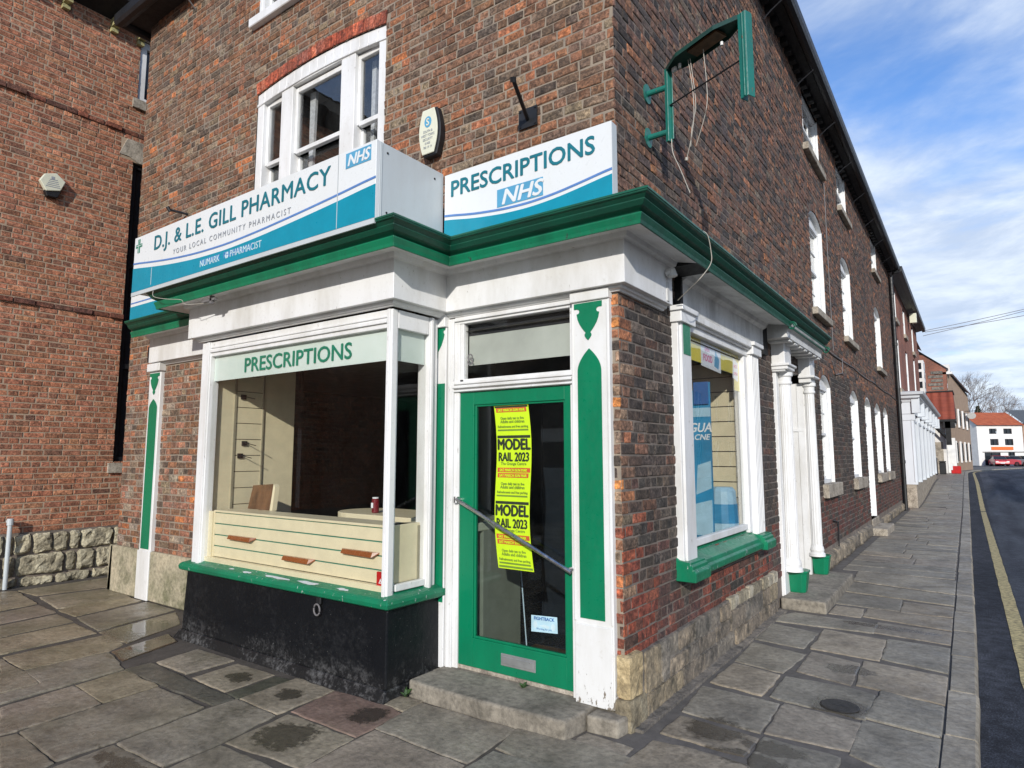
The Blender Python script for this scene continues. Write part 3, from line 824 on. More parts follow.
# stone footing on the street side
rs=random.Random(3)
def brk(a,b,lo,hi):
    u=[a]
    while u[-1]<b-lo: u.append(min(b,u[-1]+rs.uniform(lo,hi)))
    if b-u[-1]>.02: u[-1]=b
    return u
def courses(rows,x0,x1,amp,tints,mat,name,P=None):
    mb=MB()
    for v0,v1,us in rows:
        for a_,b_ in zip(us,us[1:]):
            g_=rs.uniform(.002,.006); k=rs.choice(tints); k=tuple(c*rs.uniform(.85,1.15) for c in (1,))[0]*Vector(k)
            top=v1-rs.uniform(.0,.014); rough_box(mb,(x0,a_+g_,v0+.005),(x1+rs.uniform(-.008,.012),b_-g_,top),amp=amp,col=tuple(k),rnd=.003,fr_=20,step=.028)
    return mb.build(name,mat,W,recalc=False)
TG=[(1,1,.97),(.75,.74,.72),(1.25,1.15,1.0),(.9,.85,.78),(1.5,1.38,1.1)]
courses([(-.03,.14,[.20,.56,.86,1.30,1.62,2.1,2.55,2.9,3.25,3.6])],-.05,.043,.008,TG,M['stonedark'],'stone_footing')
courses([(.135,.405,[.21,.47,.62]),(.135,.26,[.62,.98,1.22,1.6,1.98]),(.265,.405,[.62,.80,1.12,1.5,1.72,1.98]),(.14,.31,[1.98,2.4,2.62,3.05,3.3,3.6])],-.05,.041,.008,TG,M['stonedark'],'stone_footing')
courses([(.31,.425,[1.98,2.13,2.27,2.40,2.56,2.70,2.88,3.04,3.22,3.42,3.6])],-.05,.042,.006,[(1,1,1),(.8,.78,.72),(.62,.6,.56)],M['stone'],'pale_footing_stones')
cs_=MB(); rough_box(cs_,(-.052,-.045,-.02),(.058,.20,.17),amp=.009,rnd=.004,fr_=18,col=(.62,.58,.50)); rough_box(cs_,(-.046,-.034,.175),(.052,.16,.425),amp=.009,rnd=.004,fr_=18,col=(1.25,1.08,.78)); cs_.build('corner_stone',M['stone'],W,recalc=False)
for rws in ((-.02,.26,brk(5.95,11.5,.35,.8)),(-.02,.22,brk(12.9,19.1,.35,.8))): st=rough_blocks(SD,[rws],rs,depth=.06,amp=.018,tint=((.8,.8,.8),(1.5,1.4,1.2))); st.build('terrace_stone_footing',M['stonedark'],W,smooth=True)
bb=MB(); bb.prism([(0,0),(3.6,0),(3.6,.41),(0,.40)],SD,-.01,.030); bb.prism([(0,-.01),(3.7,-.01),(3.7,.012),(0,.010)],SD,.03,.11); bb.build('footing_mortar',M['stonedark'],W)
# stained plinth left of the bay
pl=MB(); pl.prism([(-6.96,0),(-6.20,0),(-6.20,.55),(-6.92,.55)],FR,.0,.05); pl.prism([(-5.94,0),(-4.16,0),(-4.16,.55),(-5.94,.55)],FR,.0,.05)
pl.box((-6.96,-.05,0),(-6.86,19,.55)); pl.build('rendered_plinth',M['stonerender'],W,bevel=.012)

# ---------------------------------------------------------------- fascia and cornice
PATH=[(-6.15,0),(-4.08,0),(-4.08,-.56),(-1.50,-.56),(-1.50,0),(0,0),(0,.715)]
fas=[(.0,2.745),(.093,2.745),(.093,3.028),(.128,3.034),(.140,3.064),(.292,3.030),(.292,3.066),(.0,3.10)]
PX=[(-6.15,.5)]+PATH   # closes the left end
f1=MB(); f1.sweep(PATH,fas); f1.build('white_fascia',M['white'],W,bevel=.003)
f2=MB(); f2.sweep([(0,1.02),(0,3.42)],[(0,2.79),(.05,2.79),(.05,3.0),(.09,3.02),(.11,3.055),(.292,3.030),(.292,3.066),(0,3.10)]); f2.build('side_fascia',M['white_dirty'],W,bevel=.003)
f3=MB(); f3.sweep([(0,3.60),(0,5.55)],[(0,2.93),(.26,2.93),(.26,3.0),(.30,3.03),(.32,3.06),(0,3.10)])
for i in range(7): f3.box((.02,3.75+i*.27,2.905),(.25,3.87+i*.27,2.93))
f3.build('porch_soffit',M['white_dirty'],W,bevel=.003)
mo=MB(); mo.sweep(PATH,[(.0,2.712),(.022,2.712),(.028,2.722),(.048,2.728),(.052,2.7445),(.0,2.7445)]); mo.build('fascia_lower_moulding',M['white'],W,bevel=.002)
CP=PATH[:-1]+[(0,5.58)]
cor=[(.0,3.105),(.286,3.070),(.294,3.068),(.294,3.020),(.304,3.020),(.308,3.045),(.320,3.078),(.320,3.086),(.296,3.092),(.298,3.100),(.334,3.120),(.350,3.140),(.356,3.148),(.352,3.152),(.372,3.172),(.386,3.178),(.388,3.192),(.0,3.215)]
c=MB(); c.sweep(CP,cor)
cornice=c.build('green_cornice',M['green_corn'],W,bevel=.002); cornice.data.materials.append(M['green_shade'])
for p_ in cornice.data.polygons:  # side run and upper faces get the green with shade painted in
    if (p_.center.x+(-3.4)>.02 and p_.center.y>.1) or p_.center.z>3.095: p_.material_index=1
c=MB(); c.sweep(CP,[(.0,3.217),(.372,3.192),(.392,3.190),(.392,3.203),(.372,3.206),(0,3.235)]); c.build('lead_cap',M['green_dark'],W)
# little scroll brackets under the two far cornice ends
for yy in (3.52,5.50):
    s=MB(); pts=[(.36,3.06)]+[(.33+.045*math.cos(t)*(1-t/14),3.03+.045*math.sin(t)*(1-t/14)) for t in [k*.5 for k in range(0,16)]]
    s.tube([(x,yy,z) for x,z in pts],.010,6); s.build('scroll_ornament',M['green_dark'],W)

# ---------------------------------------------------------------- pilasters
def gothic(cx,w,z0,spring,apex):
    pts=[(cx-w,z0),(cx+w,z0),(cx+w,spring)]
    for k in range(1,8): t=k/8; pts.append((cx+w*(1-t**1.9),spring+(apex-spring)*t))
    pts.append((cx,apex))
    for k in range(7,0,-1): t=k/8; pts.append((cx-w*(1-t**1.9),spring+(apex-spring)*t))
    pts.append((cx-w,spring)); return pts
def vase(cx,w,top,tip,clip=None):
    H=top-tip
    half=[(1.0,0),(1.0,.14),(.97,.15),(.80,.145),(.64,.17),(.60,.22),(.66,.27),(.80,.285),(.80,.30),(.74,.42),(.62,.54),(.45,.65),(.30,.73),(.19,.78),(.17,.80),(.24,.84),(.24,.88),(.14,.94),(0,1.0)]
    pts=[(cx+w*a,top-H*b) for a,b in half]+[(cx-w*a,top-H*b) for a,b in half[-2::-1]]
    return pts
p=MB(); p.prism([(-.325,.10),(-.047,.10),(-.047,2.705),(-.325,2.705)],FR,-.02,.045)
p.prism([(-.318,.10),(-.054,.10),(-.054,.585),(-.318,.585)],FR,.046,.058)
p.prism([(-.064,.60),(-.047,.60),(-.047,2.64),(-.064,2.64)],FR,.046,.054)
p.prism([(-.325,.60),(-.310,.60),(-.310,2.64),(-.325,2.64)],FR,.046,.054)
p.prism([(-.332,2.67),(-.042,2.67),(-.042,2.735),(-.332,2.735)],FR,.0,.062)
pil=p.build('pilaster',M['white_old'],W,bevel=.005)
tag(pil,'peeling white pilaster right of the green door')
q=MB(); q.prism(gothic(-.193,.088,.62,2.20,2.35),FR,.046,.050); q.prism(vase(-.199,.105,2.66,2.405),FR,.0465,.0505); q.build('green_panel',M['green'],pil)
# left of the bay
p=MB(); p.prism([(-6.19,.0),(-5.92,.0),(-5.92,2.70),(-6.19,2.70)],FR,-.02,.05)
p.prism([(-6.20,0),(-5.91,0),(-5.91,.55),(-6.20,.55)],FR,.0,.065)
p.prism([(-6.20,2.64),(-5.90,2.64),(-5.90,2.735),(-6.20,2.735)],FR,.0,.085)
pil2=p.build('pilaster',M['white'],W,bevel=.006); tag(pil2,'white pilaster at the far left of the shopfront')
q=MB(); q.prism(gothic(-6.055,.095,.57,2.20,2.31),FR,.051,.056); q.prism(vase(-6.055,.115,2.62,2.36),FR,.0515,.0565); q.build('green_panel',M['green'],pil2)
# narrow one between bay and door
p=MB(); p.prism([(-1.56,.09),(-1.452,.09),(-1.452,2.70),(-1.56,2.70)],FR,-.02,.04); p.prism([(-1.56,2.64),(-1.445,2.64),(-1.445,2.735),(-1.56,2.735)],FR,0,.07)
pil3=p.build('pilaster',M['white'],W,bevel=.004); tag(pil3,'narrow white pilaster between bay window and green door')
q=MB(); q.prism([(-1.54,.56),(-1.460,.56),(-1.460,2.20),(-1.54,2.20)],FR,.0415,.045)
q.prism([(-1.54,2.40),(-1.535,2.45),(-1.50,2.50),(-1.480,2.55),(-1.470,2.585),(-1.480,2.60),(-1.480,2.615),(-1.462,2.62),(-1.462,2.66),(-1.54,2.66)],FR,.0415,.045); q.build('green_panel',M['green'],pil3)

# ---------------------------------------------------------------- bay window
b=MB()
def ring_box(z0,z1,a0,a1):
    # a: (xl,xr,yf) at both levels
    vs=[]
    for z,(xl,xr,yf) in ((z0,a0),(z1,a1)): vs+= [(xl,0,z),(xl,yf,z),(xr,yf,z),(xr,0,z)]
    b.add(vs,[(0,1,5,4),(1,2,6,5),(2,3,7,6),(3,0,4,7),(0,3,2,1),(4,5,6,7)])
ring_box(.07,.61,(-4.17,-1.495,-.565),(-4.13,-1.50,-.56)); ring_box(-.02,.072,(-4.27,-1.485,-.60),(-4.19,-1.492,-.572))
def blackmat():
    m=N('scuffed_black_paint'); sx=m.n('SeparateXYZ'); m.l(m.pos(),sx.inputs[0])
    low=m.val(m.math('ADD',sx.outputs[2],m.math('MULTIPLY',m.noise(5,4),.12)),.28,.06)
    s=m.val(m.math('MULTIPLY',m.noise(22,8,.8),m.val(m.noise(2.2,4),.3,.6,.7,1.1)),.50,.68); k=m.math('MULTIPLY',s,m.math('ADD',m.math('MULTIPLY',low,.55),.05))
    m.b.inputs['Specular IOR Level'].default_value=.22; c=m.mix(k,(.005,.006,.008),(.20,.20,.20)); c=m.mix(m.math('MULTIPLY',low,.12),c,(.09,.085,.075)); 
    sp=m.val(m.noise(75,2,.5),.735,.75); c=m.mix(m.math('MULTIPLY',sp,.35),c,(.4,.4,.38))
    m.col(c); m.rough(m.val(m.noise(6,4),.3,.7,.30,.55)); m.nrm(m.bump(m.noise(7,6,.6),.35,.02,prev=m.bump(m.noise(60,4),.25,.003))); return m.m
bay=b.build('bay_window',blackmat(),W,bevel=.012,segs=2)
s=MB(); bp=[(-4.13,0),(-4.13,-.56),(-1.50,-.56),(-1.50,0)]
s.sweep(bp,[(-.10,.60),(.030,.60),(.052,.612),(.058,.64),(.050,.660),(.035,.672),(-.10,.715)])
s.add([(-4.0,-.47,.7155),(-1.6,-.47,.7155),(-1.6,-.0,.7155),(-4.0,0,.7155)],[(0,1,2,3)])
s.build('sill',M['green_old'],bay,bevel=.004,segs=2)
pt=MB(); pr_=random.Random(8)
for (u,du,v,dv) in [(-2.75,.42,.0,.010),(-2.35,.24,.006,.012),(-3.15,.12,-.004,.010),(-1.95,.12,.002,.012),(-3.40,.06,.004,.008)]:
    k=14; ps=[]
    for i in range(k):
        t=2*PI*i/k; ps.append((u+du/2*math.cos(t)*(1+.3*pr_.uniform(-1,1)),-.570+v+dv*1.4*math.sin(t)*(1+.4*pr_.uniform(-1,1))))
    vs=[(x,y,.7155-.0435*(( -.46-y)/.135)+.003) for x,y in ps]; vs=[(x,y,.672+(y+.595)*(.043/.135)+.0012) for x,y,_ in vs]
    pt=MB(); pt.add(vs,[list(range(k))]); pt.build('flaked_paint_patch',M['signside'],bay)
fm=MB()
FB=lambda u,v,n=0:(u,-.56-n,v)
# corner posts, heads, bottom rails
def post(x0,x1,y0,y1,z0=.665,z1=2.70): fm.box((x0,y0,z0),(x1,y1,z1))
post(-4.06,-3.965,-.565,-.46); post(-3.972,-3.925,-.575,-.47); post(-3.932,-3.915,-.56,-.47)
post(-1.565,-1.515,-.560,-.49); post(-1.555,-1.525,-.570,-.50,.668); post(-1.545,-1.507,-.558,-.505,.667)
fm.box((-3.92,-.555,2.565),(-1.56,-.48,2.70)); fm.box((-3.92,-.572,2.600),(-1.56,-.50,2.625)); fm.box((-3.92,-.565,2.64),(-1.56,-.50,2.655))
# return side facing the door
fm.box((-1.575,-.50,2.565),(-1.505,-.18,2.70)); fm.box((-1.56,-.47,.70),(-1.515,-.18,.745))
post(-1.62,-1.500,-.175,-.12); post(-1.62,-1.515,-.12,-.07,.667); post(-1.64,-1.540,-.07,.0,.666); post(-1.59,-1.489,-.165,-.14,.668)
# left return (solid)
post(-4.05,-4.01,-.50,0.0)
fm.build('frame',M['white'],bay,bevel=.004,segs=2)
gl=MB(); gl.box((-3.918,-.530,.70),(-1.562,-.524,2.57)); gl.build('front_pane',M['glass'],bay)
gl=MB(); gl.box((-1.540,-.475,.74),(-1.534,-.175,2.57)); gl.build('side_pane',M['glass'],bay)
fb_=MB(); fb_.box((-3.915,-.515,2.335),(-1.57,-.510,2.57)); fb_.box((-1.556,-.475,2.335),(-1.551,-.18,2.57)); film=fb_.build('frosted_band',M['film'],bay)
FT=lambda u,v,n=0:(u,-.524+.0-n-.0-.0,v)
text('PRESCRIPTIONS',lambda u,v,n=0:(u,-.514-n,v),-3.43,2.385,.180,M['lettergreen'],bay,name='window_lettering',bold=.018,sx=1.14,n=.0055)

# display interior
it=MB(); it.box((-3.99,-.50,.70),(-3.95,-.28,2.56)); it.box((-3.99,.03,.70),(-3.953,.40,2.56)); it.build('bay_side_board',M['cream'],bay)
sl=MB()
for k in range(12): sl.box((-3.99,-.265,.72+k*.155),(-3.948,.02,.72+k*.155+.148))
slat=sl.build('slatwall_side',M['cream'],bay)
q=MB(); q.box((-3.99,-.27,.72),(-3.962,.025,2.56)); q.build('slat_grooves',M['grooved'],slat)
q=MB(); q.box((-3.95,-.283,.72),(-3.938,-.262,2.5)); q.box((-3.95,.02,.72),(-3.936,.034,2.5)); q.build('slat_edge_strips',M['creamdark'],slat)
hk=MB()
for (y,z) in [(-.22,2.19),(-.19,1.74),(-.23,1.62)]: hk.box((-3.947,y,z),(-3.93,y+.05,z+.045)); hk.tube([(-3.94,y+.025,z+.03),(-3.80,y+.06,z-.0)],.004,5)
hk.build('slatwall_hooks',M['black'],slat)
lw=MB()
v0=.738
for k in range(4):
    a,bz=v0+k*.099,v0+k*.099+.089
    lw.box((-3.86,-.475,a),(-1.575,-.455,bz))
panel=lw.build('slat_panel',M['cream'],bay,bevel=.002)
q=MB(); q.box((-3.86,-.465,.735),(-1.60,-.450,1.14)); q.build('slat_grooves',M['groove'],panel)
q=MB(); q.box((-3.87,-.478,1.131),(-1.59,-.25,1.150)); q.box((-3.945,-.50,.73),(-3.86,-.44,1.14)); q.box((-3.868,-.482,.735),(-3.85,-.47,1.14)); q.box((-1.66,-.45,.74),(-1.575,-.10,1.15)); q.box((-3.93,-.522,.690),(-1.57,-.475,.735)); q.build('ledge',M['cream'],panel,bevel=.003)
bw=MB(); bw.box((-1.60,-.20,.74),(-1.57,-.12,1.13)); bw.build('end_board',M['creamdark'],bay)
def acrylic(u,v,label):
    o=MB(); P=lambda a,b,n=0:(u+a,-.476-n,v+b)
    o.add([P(0,0,0),P(.40,0,0),P(.40,-.012,0),P(0,-.012,0),P(.03,0,.030),P(.36,-.0,.030),P(.36,-.035,.045),P(.03,-.030,.045)],[(0,1,5,4),(4,5,6,7),(1,2,6,5),(0,4,7,3),(2,3,7,6),(0,3,2,1)])
    t=o.build('display_shelf',M['amber']); tag(t,label,'display shelf','acrylic shelves on the window panel')
acrylic(-3.60,.945,'small orange-brown acrylic shelf, leftmost on the cream slatted window panel')
acrylic(-2.80,.84,'small orange-brown acrylic shelf, lowest and middle one on the cream slatted panel')
acrylic(-2.08,.955,'small orange-brown acrylic shelf on the slatted panel above the red card')
o=MB(); o.box((-1.672,-.508,.715),(-1.588,-.490,.828)); rc=thing('warning_card',(-1.64,-.49,.735),'small red card with white triangle standing on the bay window sill','card')
o.build('card',M['red'],rc,bevel=.003)
q=MB(); q.prism([(-1.645,.750),(-1.612,.750),(-1.628,.785)],lambda u,v,n=0:(u,-.5085-n,v),0,.001); q.build('white_triangle',M['paper'],rc)
q=MB(); q.prism([(-1.635,.754),(-1.621,.754),(-1.628,.768)],lambda u,v,n=0:(u,-.5100-n,v),0,.001); q.build('red_centre',M['red'],rc)
wb=thing('wood_board',(-3.55,-.15,1.15),'brown wood-grain board leaning beside the slatwall in the bay window','board')
o=MB(); o.prism([(-3.72,1.151),(-3.38,1.151),(-3.42,1.385),(-3.73,1.365)],lambda u,v,n=0:(u,-.22-n+(v-1.15)*.25,v),0,.018); o.build('panel',M['wood'],wb)
o=MB(); o.prism([(-3.379,1.151),(-3.34,1.151),(-3.385,1.36),(-3.419,1.385)],lambda u,v,n=0:(u,-.22-n+(v-1.15)*.25,v),-.03,.016); o.build('pale_edge',M['cream'],wb)
# round-ended counter with a can
ct=thing('counter',(-2.4,.35,0),'cream round-ended counter inside the shop behind the bay window','counter')
o=MB(); pts=[(-1.2,.05),(-1.2,.65)]+[(-2.68+.30*math.cos(t),.35+.30*math.sin(t)) for t in [PI/2+k*PI/12 for k in range(13)]]
o.prism(pts,lambda u,v,n:(u,v,n),1.085,1.145); o.build('top',M['cream'],ct,bevel=.006,segs=2)
o=MB(); o.box((-2.6,.12,.05),(-1.2,.60,1.084)); o.build('base',M['creamdark'],ct)
cn=thing('drink_can',(-2.47,.20,1.145),'dark red can with a pale rim standing on the cream counter','can')
o=MB(); o.lathe([(.026,1.146),(.032,1.152),(.032,1.262),(.026,1.27)],-2.47,.20,16); o.build('body',M['redcan'],cn,smooth=False)
o=MB(); o.lathe([(.027,1.2705),(.028,1.280),(.024,1.282)],-2.47,.20,16); o.build('lid',M['paper'],cn)
q=MB(); q.prism([(-2.488,1.19),(-2.462,1.19),(-2.462,1.235),(-2.488,1.235)],lambda u,v,n=0:(u,.167-n,v),0,.0015); q.build('print',M['paper'],cn)

# ring on the black riser
rg=MB()
for k in range(17):
    t=2*PI*k/16
rg.tube([(-2.20+.034*math.sin(2*PI*k/18),-.600,.512+.040*math.cos(2*PI*k/18)) for k in range(19)],.0065,7,caps=False)
ringo=rg.build('iron_ring',M['cablegrey'],bay)
q=MB(); q.box((-2.225,-.592,.55),(-2.175,-.568,.60)); q.build('ring_plate',M['black'],ringo,bevel=.004)

# ---------------------------------------------------------------- room inside
rm=MB()
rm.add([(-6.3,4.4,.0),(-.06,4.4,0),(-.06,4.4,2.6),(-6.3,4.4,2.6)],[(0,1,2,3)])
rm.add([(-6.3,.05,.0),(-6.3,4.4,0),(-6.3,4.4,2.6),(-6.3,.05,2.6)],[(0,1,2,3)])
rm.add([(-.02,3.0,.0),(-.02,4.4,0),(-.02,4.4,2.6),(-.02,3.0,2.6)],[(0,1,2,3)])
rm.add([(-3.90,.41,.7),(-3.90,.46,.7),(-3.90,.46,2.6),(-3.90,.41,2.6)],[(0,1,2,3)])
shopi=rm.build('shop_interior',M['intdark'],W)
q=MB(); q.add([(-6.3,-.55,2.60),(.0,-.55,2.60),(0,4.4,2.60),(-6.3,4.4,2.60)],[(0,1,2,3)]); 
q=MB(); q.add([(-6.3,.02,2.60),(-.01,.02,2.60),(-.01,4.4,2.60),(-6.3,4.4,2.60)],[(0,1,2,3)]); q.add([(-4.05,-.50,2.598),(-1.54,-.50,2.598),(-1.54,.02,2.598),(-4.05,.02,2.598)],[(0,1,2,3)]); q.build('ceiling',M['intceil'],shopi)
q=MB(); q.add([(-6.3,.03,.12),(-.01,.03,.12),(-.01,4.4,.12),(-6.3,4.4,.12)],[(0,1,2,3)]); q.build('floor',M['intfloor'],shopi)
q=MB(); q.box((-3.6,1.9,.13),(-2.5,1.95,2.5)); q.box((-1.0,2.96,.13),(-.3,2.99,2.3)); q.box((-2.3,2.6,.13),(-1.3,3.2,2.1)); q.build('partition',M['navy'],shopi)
q=MB()
for k in range(11): q.box((-1.9,3.55,.5+k*.15),(-.7,3.58,.5+k*.15+.142))
q.build('far_slatwall',plain('shadowed_grey_slats',(.06,.058,.05),.6),shopi)


# ---------------------------------------------------------------- door
fm=MB()
# posts, head, fanlight bar of the doorway
fm.box((-1.445,-.030,.09),(-1.385,.06,2.70)); fm.box((-1.400,-.010,.09),(-1.340,.06,2.70)); fm.box((-1.432,-.038,.10),(-1.415,-.02,2.69))
fm.box((-.362,-.010,.10),(-.320,.06,2.70))
fm.box((-1.39,-.012,2.655),(-.33,.06,2.74)); fm.box((-1.385,-.03,2.675),(-.33,.0,2.70))
fm.box((-1.385,-.012,2.125),(-.345,.06,2.20)); fm.box((-1.395,-.030,2.128),(-.335,.0,2.142)); fm.box((-1.39,-.040,2.155),(-.338,.0,2.175)); fm.box((-1.386,-.028,2.185),(-.34,.0,2.205))
fm.box((-1.34,-.004,2.20),(-1.305,.05,2.66)); fm.box((-1.34,-.004,2.203),(-.36,.05,2.225))
dfr=fm.build('door_frame',M['white'],W,bevel=.004,segs=2)
q=MB(); q.box((-1.305,.020,2.222),(-.36,.026,2.66)); q.build('fanlight_pane',M['glass'],dfr)
q=MB(); q.box((-1.303,.06,2.335),(-.36,.064,2.565)); q.build('fanlight_band',M['filmgrey'],dfr)
q=MB(); q.box((-1.303,.40,2.2),(-.36,.41,2.70)); q.box((-1.303,.06,2.566),(-.36,.063,2.66)); q.build('fanlight_back_board',M['intdark'],dfr)
text('8',FR,-1.29,2.33,.13,M['cablegrey'],dfr,name='house_number',n=-.015)
d=MB(); DY0,DY1=.0,.045
d.box((-1.338,DY0,.135),(-1.205,DY1,2.122)); d.box((-.398,DY0,.135),(-.364,DY1,2.122)) if False else None
d.box((-.415,DY0,.135),(-.364,DY1,2.122)); d.box((-1.205,DY0+.001,2.025),(-.415,DY1,2.122)); d.box((-1.205,DY0+.001,.135),(-.415,DY1,.335))
# beads round the glass
d.box((-1.205,.012,.335),(-1.190,.04,2.025)); d.box((-.430,.012,.335),(-.415,.04,2.025)); d.box((-1.19,.012,.335),(-.43,.04,.350)); d.box((-1.19,.012,2.010),(-.43,.04,2.025))
door=d.build('door',M['green'],W,bevel=.003,segs=2)
q=MB(); q.box((-1.19,.024,.35),(-.43,.030,2.01)); q.build('pane',M['doorglass'],door)
q=MB(); q.tube([(-1.345,-.035,1.325),(-.345,-.055,.895)],.0145,12); q.tube([(-1.33,-.036,1.318),(-1.33,.0,1.318)],.017,10); q.tube([(-.365,-.054,.905),(-.365,.0,.905)],.017,10); q.lathe([(.02,1.295),(.02,1.34)],-1.345,-.03,10)
q.build('bar_handle',M['steel'],door,smooth=False)
q=MB(); q.box((-.945,-.007,.196),(-.655,.0,.278)); q.box((-.93,-.011,.212),(-.67,-.006,.262)); q.build('letter_plate',M['plate'],door,bevel=.003)
q=MB(); q.box((-1.34,.0,.108),(-.362,.05,.134)); q.build('threshold',M['stonesill'],door)
# street step
s=MB()
pts=[(-1.46,-.385),(-1.30,-.40),(-.8,-.40),(-.215,-.365),(-.19,-.17),(-.19,.06),(-1.46,.06)]
s.prism(pts,lambda u,v,n:(u,v,n),-.02,.105); s.build('stone_step',M['step'],W,bevel=.018,segs=3)
s=MB(); s.prism([(-.183,-.168),(.02,-.15),(.035,-.05),(.03,.0),(-.183,.0)],lambda u,v,n:(u,v,n),-.02,.088); s.build('pilaster_block',M['step'],W,bevel=.015,segs=2)
s=MB(); s.box((-1.565,-.10,-.02),(-1.462,.02,.085)); s.build('pilaster_block',M['step'],W,bevel=.01)

# fluorescent poster strip behind the door glass
ps=thing('event_poster',(-.85,.05,.85),'long fluorescent yellow strip of two stacked event posters on the door glass','poster')
def PSf(u,v,n=0):
    # the strip bows sideways a little near its middle
    t=(v-.84)/1.17; du=.0*(1-t)+ .035*(1-t) - .022*math.sin(t*PI*1.9)
    return (u+du+.02*(1-t)-.02,.022-n,v)
q=MB(); k=14
for i in range(k):
    a=.85+i*(2.008-.85)/k; b2=.85+(i+1)*(2.008-.85)/k
    w0=.0
    q.add([PSf(-1.02,a,0),PSf(-.715,a,0),PSf(-.715,b2,0),PSf(-1.02,b2,0)],[(0,1,2,3)])
q.build('sheet',M['neon'],ps,recalc=False)
def pband(u0,u1,v0,v1,mat,name):
    q=MB(); q.add([PSf(u0,v0,.0012),PSf(u1,v0,.0012),PSf(u1,v1,.0012),PSf(u0,v1,.0012)],[(0,1,2,3)]); q.build(name,mat,ps,recalc=False)
for base in (.855,1.325,1.795):
    full=base<1.7
    if full:
        text('MODEL',PSf,-.868,base+.365,.108,M['ink'],ps,bold=.045,sx=.80,n=.002,th=.0006,align='CENTER')
        text('RAIL 2023',PSf,-.868,base+.282,.088,M['ink'],ps,bold=.035,sx=.72,n=.002,th=.0006,align='CENTER')
        pband(-1.012,-.722,base+.446,base+.466,M['ink'],'print_band')
        text('The Grange Centre',PSf,-.868,base+.254,.028,M['inkgreen'],ps,name='small_print',bold=.02,sx=1.0,n=.002,th=.0006,align='CENTER')
    for vv,u0,u1 in ((.208,-1.008,-.722),(.170,-1.004,-.735)):
        if base+vv<1.99:
            pband(u0,u1,base+vv-.006,base+vv+.026,M['inkred'],'red_band')
            text('SAT MARCH SUN MAR',PSf,-.868,base+vv,.027,M['neon'],ps,name='small_print',bold=.03,sx=.88,n=.0035,th=.0006,align='CENTER')
    for vv,ss,tx in ((.112,.026,'Open daily ten to five'),(.086,.030,'Adults and children'),(.052,.024,'Refreshments and free parking')):
        text(tx,PSf,-.868,base+vv,ss,M['inkgreen'],ps,name='small_print',bold=.03,sx=.9,n=.002,th=.0006,align='CENTER')
    pband(-1.005,-.735,base+.028,base+.040,M['inkgreen'],'print_band')
pband(-1.012,-.722,.858,.872,M['inkgreen'],'print_band'); pband(-1.015,-.72,1.992,2.006,M['ink'],'print_band')
# small sticker low in the door glass
sk=thing('door_sticker',(-.60,.02,.45),'small pale blue sticker low in the door glass','sticker')
SKf=lambda u,v,n=0:(u,.0225-n,v)
q=MB(); q.prism([(-.706,.455),(-.495,.470),(-.499,.575),(-.706,.563)],SKf,0,.001); q.build('sheet',M['sticker'],sk)
text('FIGHTBACK',SKf,-.602,.540,.030,M['inkblue'],sk,bold=.03,sx=1.02,n=.002,th=.0006,align='CENTER',rot=.05)
q=MB()
for cx in (-.672,-.530):
    q.prism([(cx+.018*math.cos(t),.505+.024*math.sin(t)) for t in [2*PI*i/9 for i in range(9)]],SKf,.0012,.002)
q.prism([(-.65,.50),(-.60,.515),(-.555,.505),(-.57,.49),(-.61,.497)],SKf,.0012,.002); q.build('emblems',M['ghost'],sk)
text('Working for you',SKf,-.602,.477,.018,M['inkblue'],sk,name='small_print',n=.002,th=.0006,align='CENTER',rot=.05)
# mat and wire basket inside the door
o=MB(); o.box((-1.15,.25,.121),(-.45,.75,.132)); mt=o.build('door_mat',M['wood']); tag(mt,'brown door mat on the dark shop floor just inside the glass door','mat')
bk=thing('wire_rack',(-1.15,.55,.12),'white wire rack standing inside the shop behind the glass door','rack')
o=MB()
for i in range(7): o.tube([(-1.46+i*.045,.62,.86),(-1.46+i*.045,.62,1.06)],.004,5)
for z in (.86,.96,1.06): o.tube([(-1.47,.62,z),(-1.18,.62,z)],.004,5)
o.build('basket',M['paper'],bk)
o=MB(); o.tube([(-1.44,.62,.86),(-1.44,.66,.12)],.006,5); o.tube([(-1.22,.62,.86),(-1.18,.66,.12)],.006,5); o.build('leg',M['paper'],bk)

# ---------------------------------------------------------------- side display window
w=MB()
def sbox(y0,y1,z0,z1,x0,x1): w.box((x0,y0,z0),(x1,y1,z1))
sbox(.90,1.17,.86,2.70,-.05,.055); sbox(.93,1.13,.862,2.70,.05,.072); sbox(1.165,1.255,.90,2.66,-.05,.018); sbox(.88,1.19,2.66,2.76,0,.095); sbox(.86,1.21,2.745,2.785,0,.115)
sbox(2.86,3.13,.86,2.70,-.05,.055)
for k in range(5): sbox(2.875+k*.052,2.875+k*.052+.03,.88,2.66,.05,.070)
sbox(2.76,2.865,.90,2.66,-.05,.018); sbox(2.84,3.15,2.66,2.76,0,.095); sbox(2.82,3.17,2.745,2.785,0,.115)
sbox(1.17,2.86,2.64,2.70,-.05,.03); sbox(1.17,2.86,2.70,2.745,-.05,.055); sbox(1.19,2.84,2.72,2.775,0,.085)
sbox(1.25,2.77,.93,.985,-.05,.0)
sw=w.build('display_window',M['white'],W,bevel=.005,segs=2); tag(sw,'white framed shop window in the shaded side wall')
w=MB(); w.add([],[]); w.box((.074,.96,2.42),(.076,1.11,2.655)); w.build('green_paint_flake',M['green'],sw)
w=MB(); w.box((-.030,1.24,.98),(-.024,2.78,2.66)); w.build('pane',M['glass'],sw)
w=MB(); w.sweep([(0,.88),(0,3.16)],[(-.05,.745),(.105,.745),(.115,.76),(.115,.80),(.095,.815),(.085,.845),(.06,.858),(-.05,.93)])
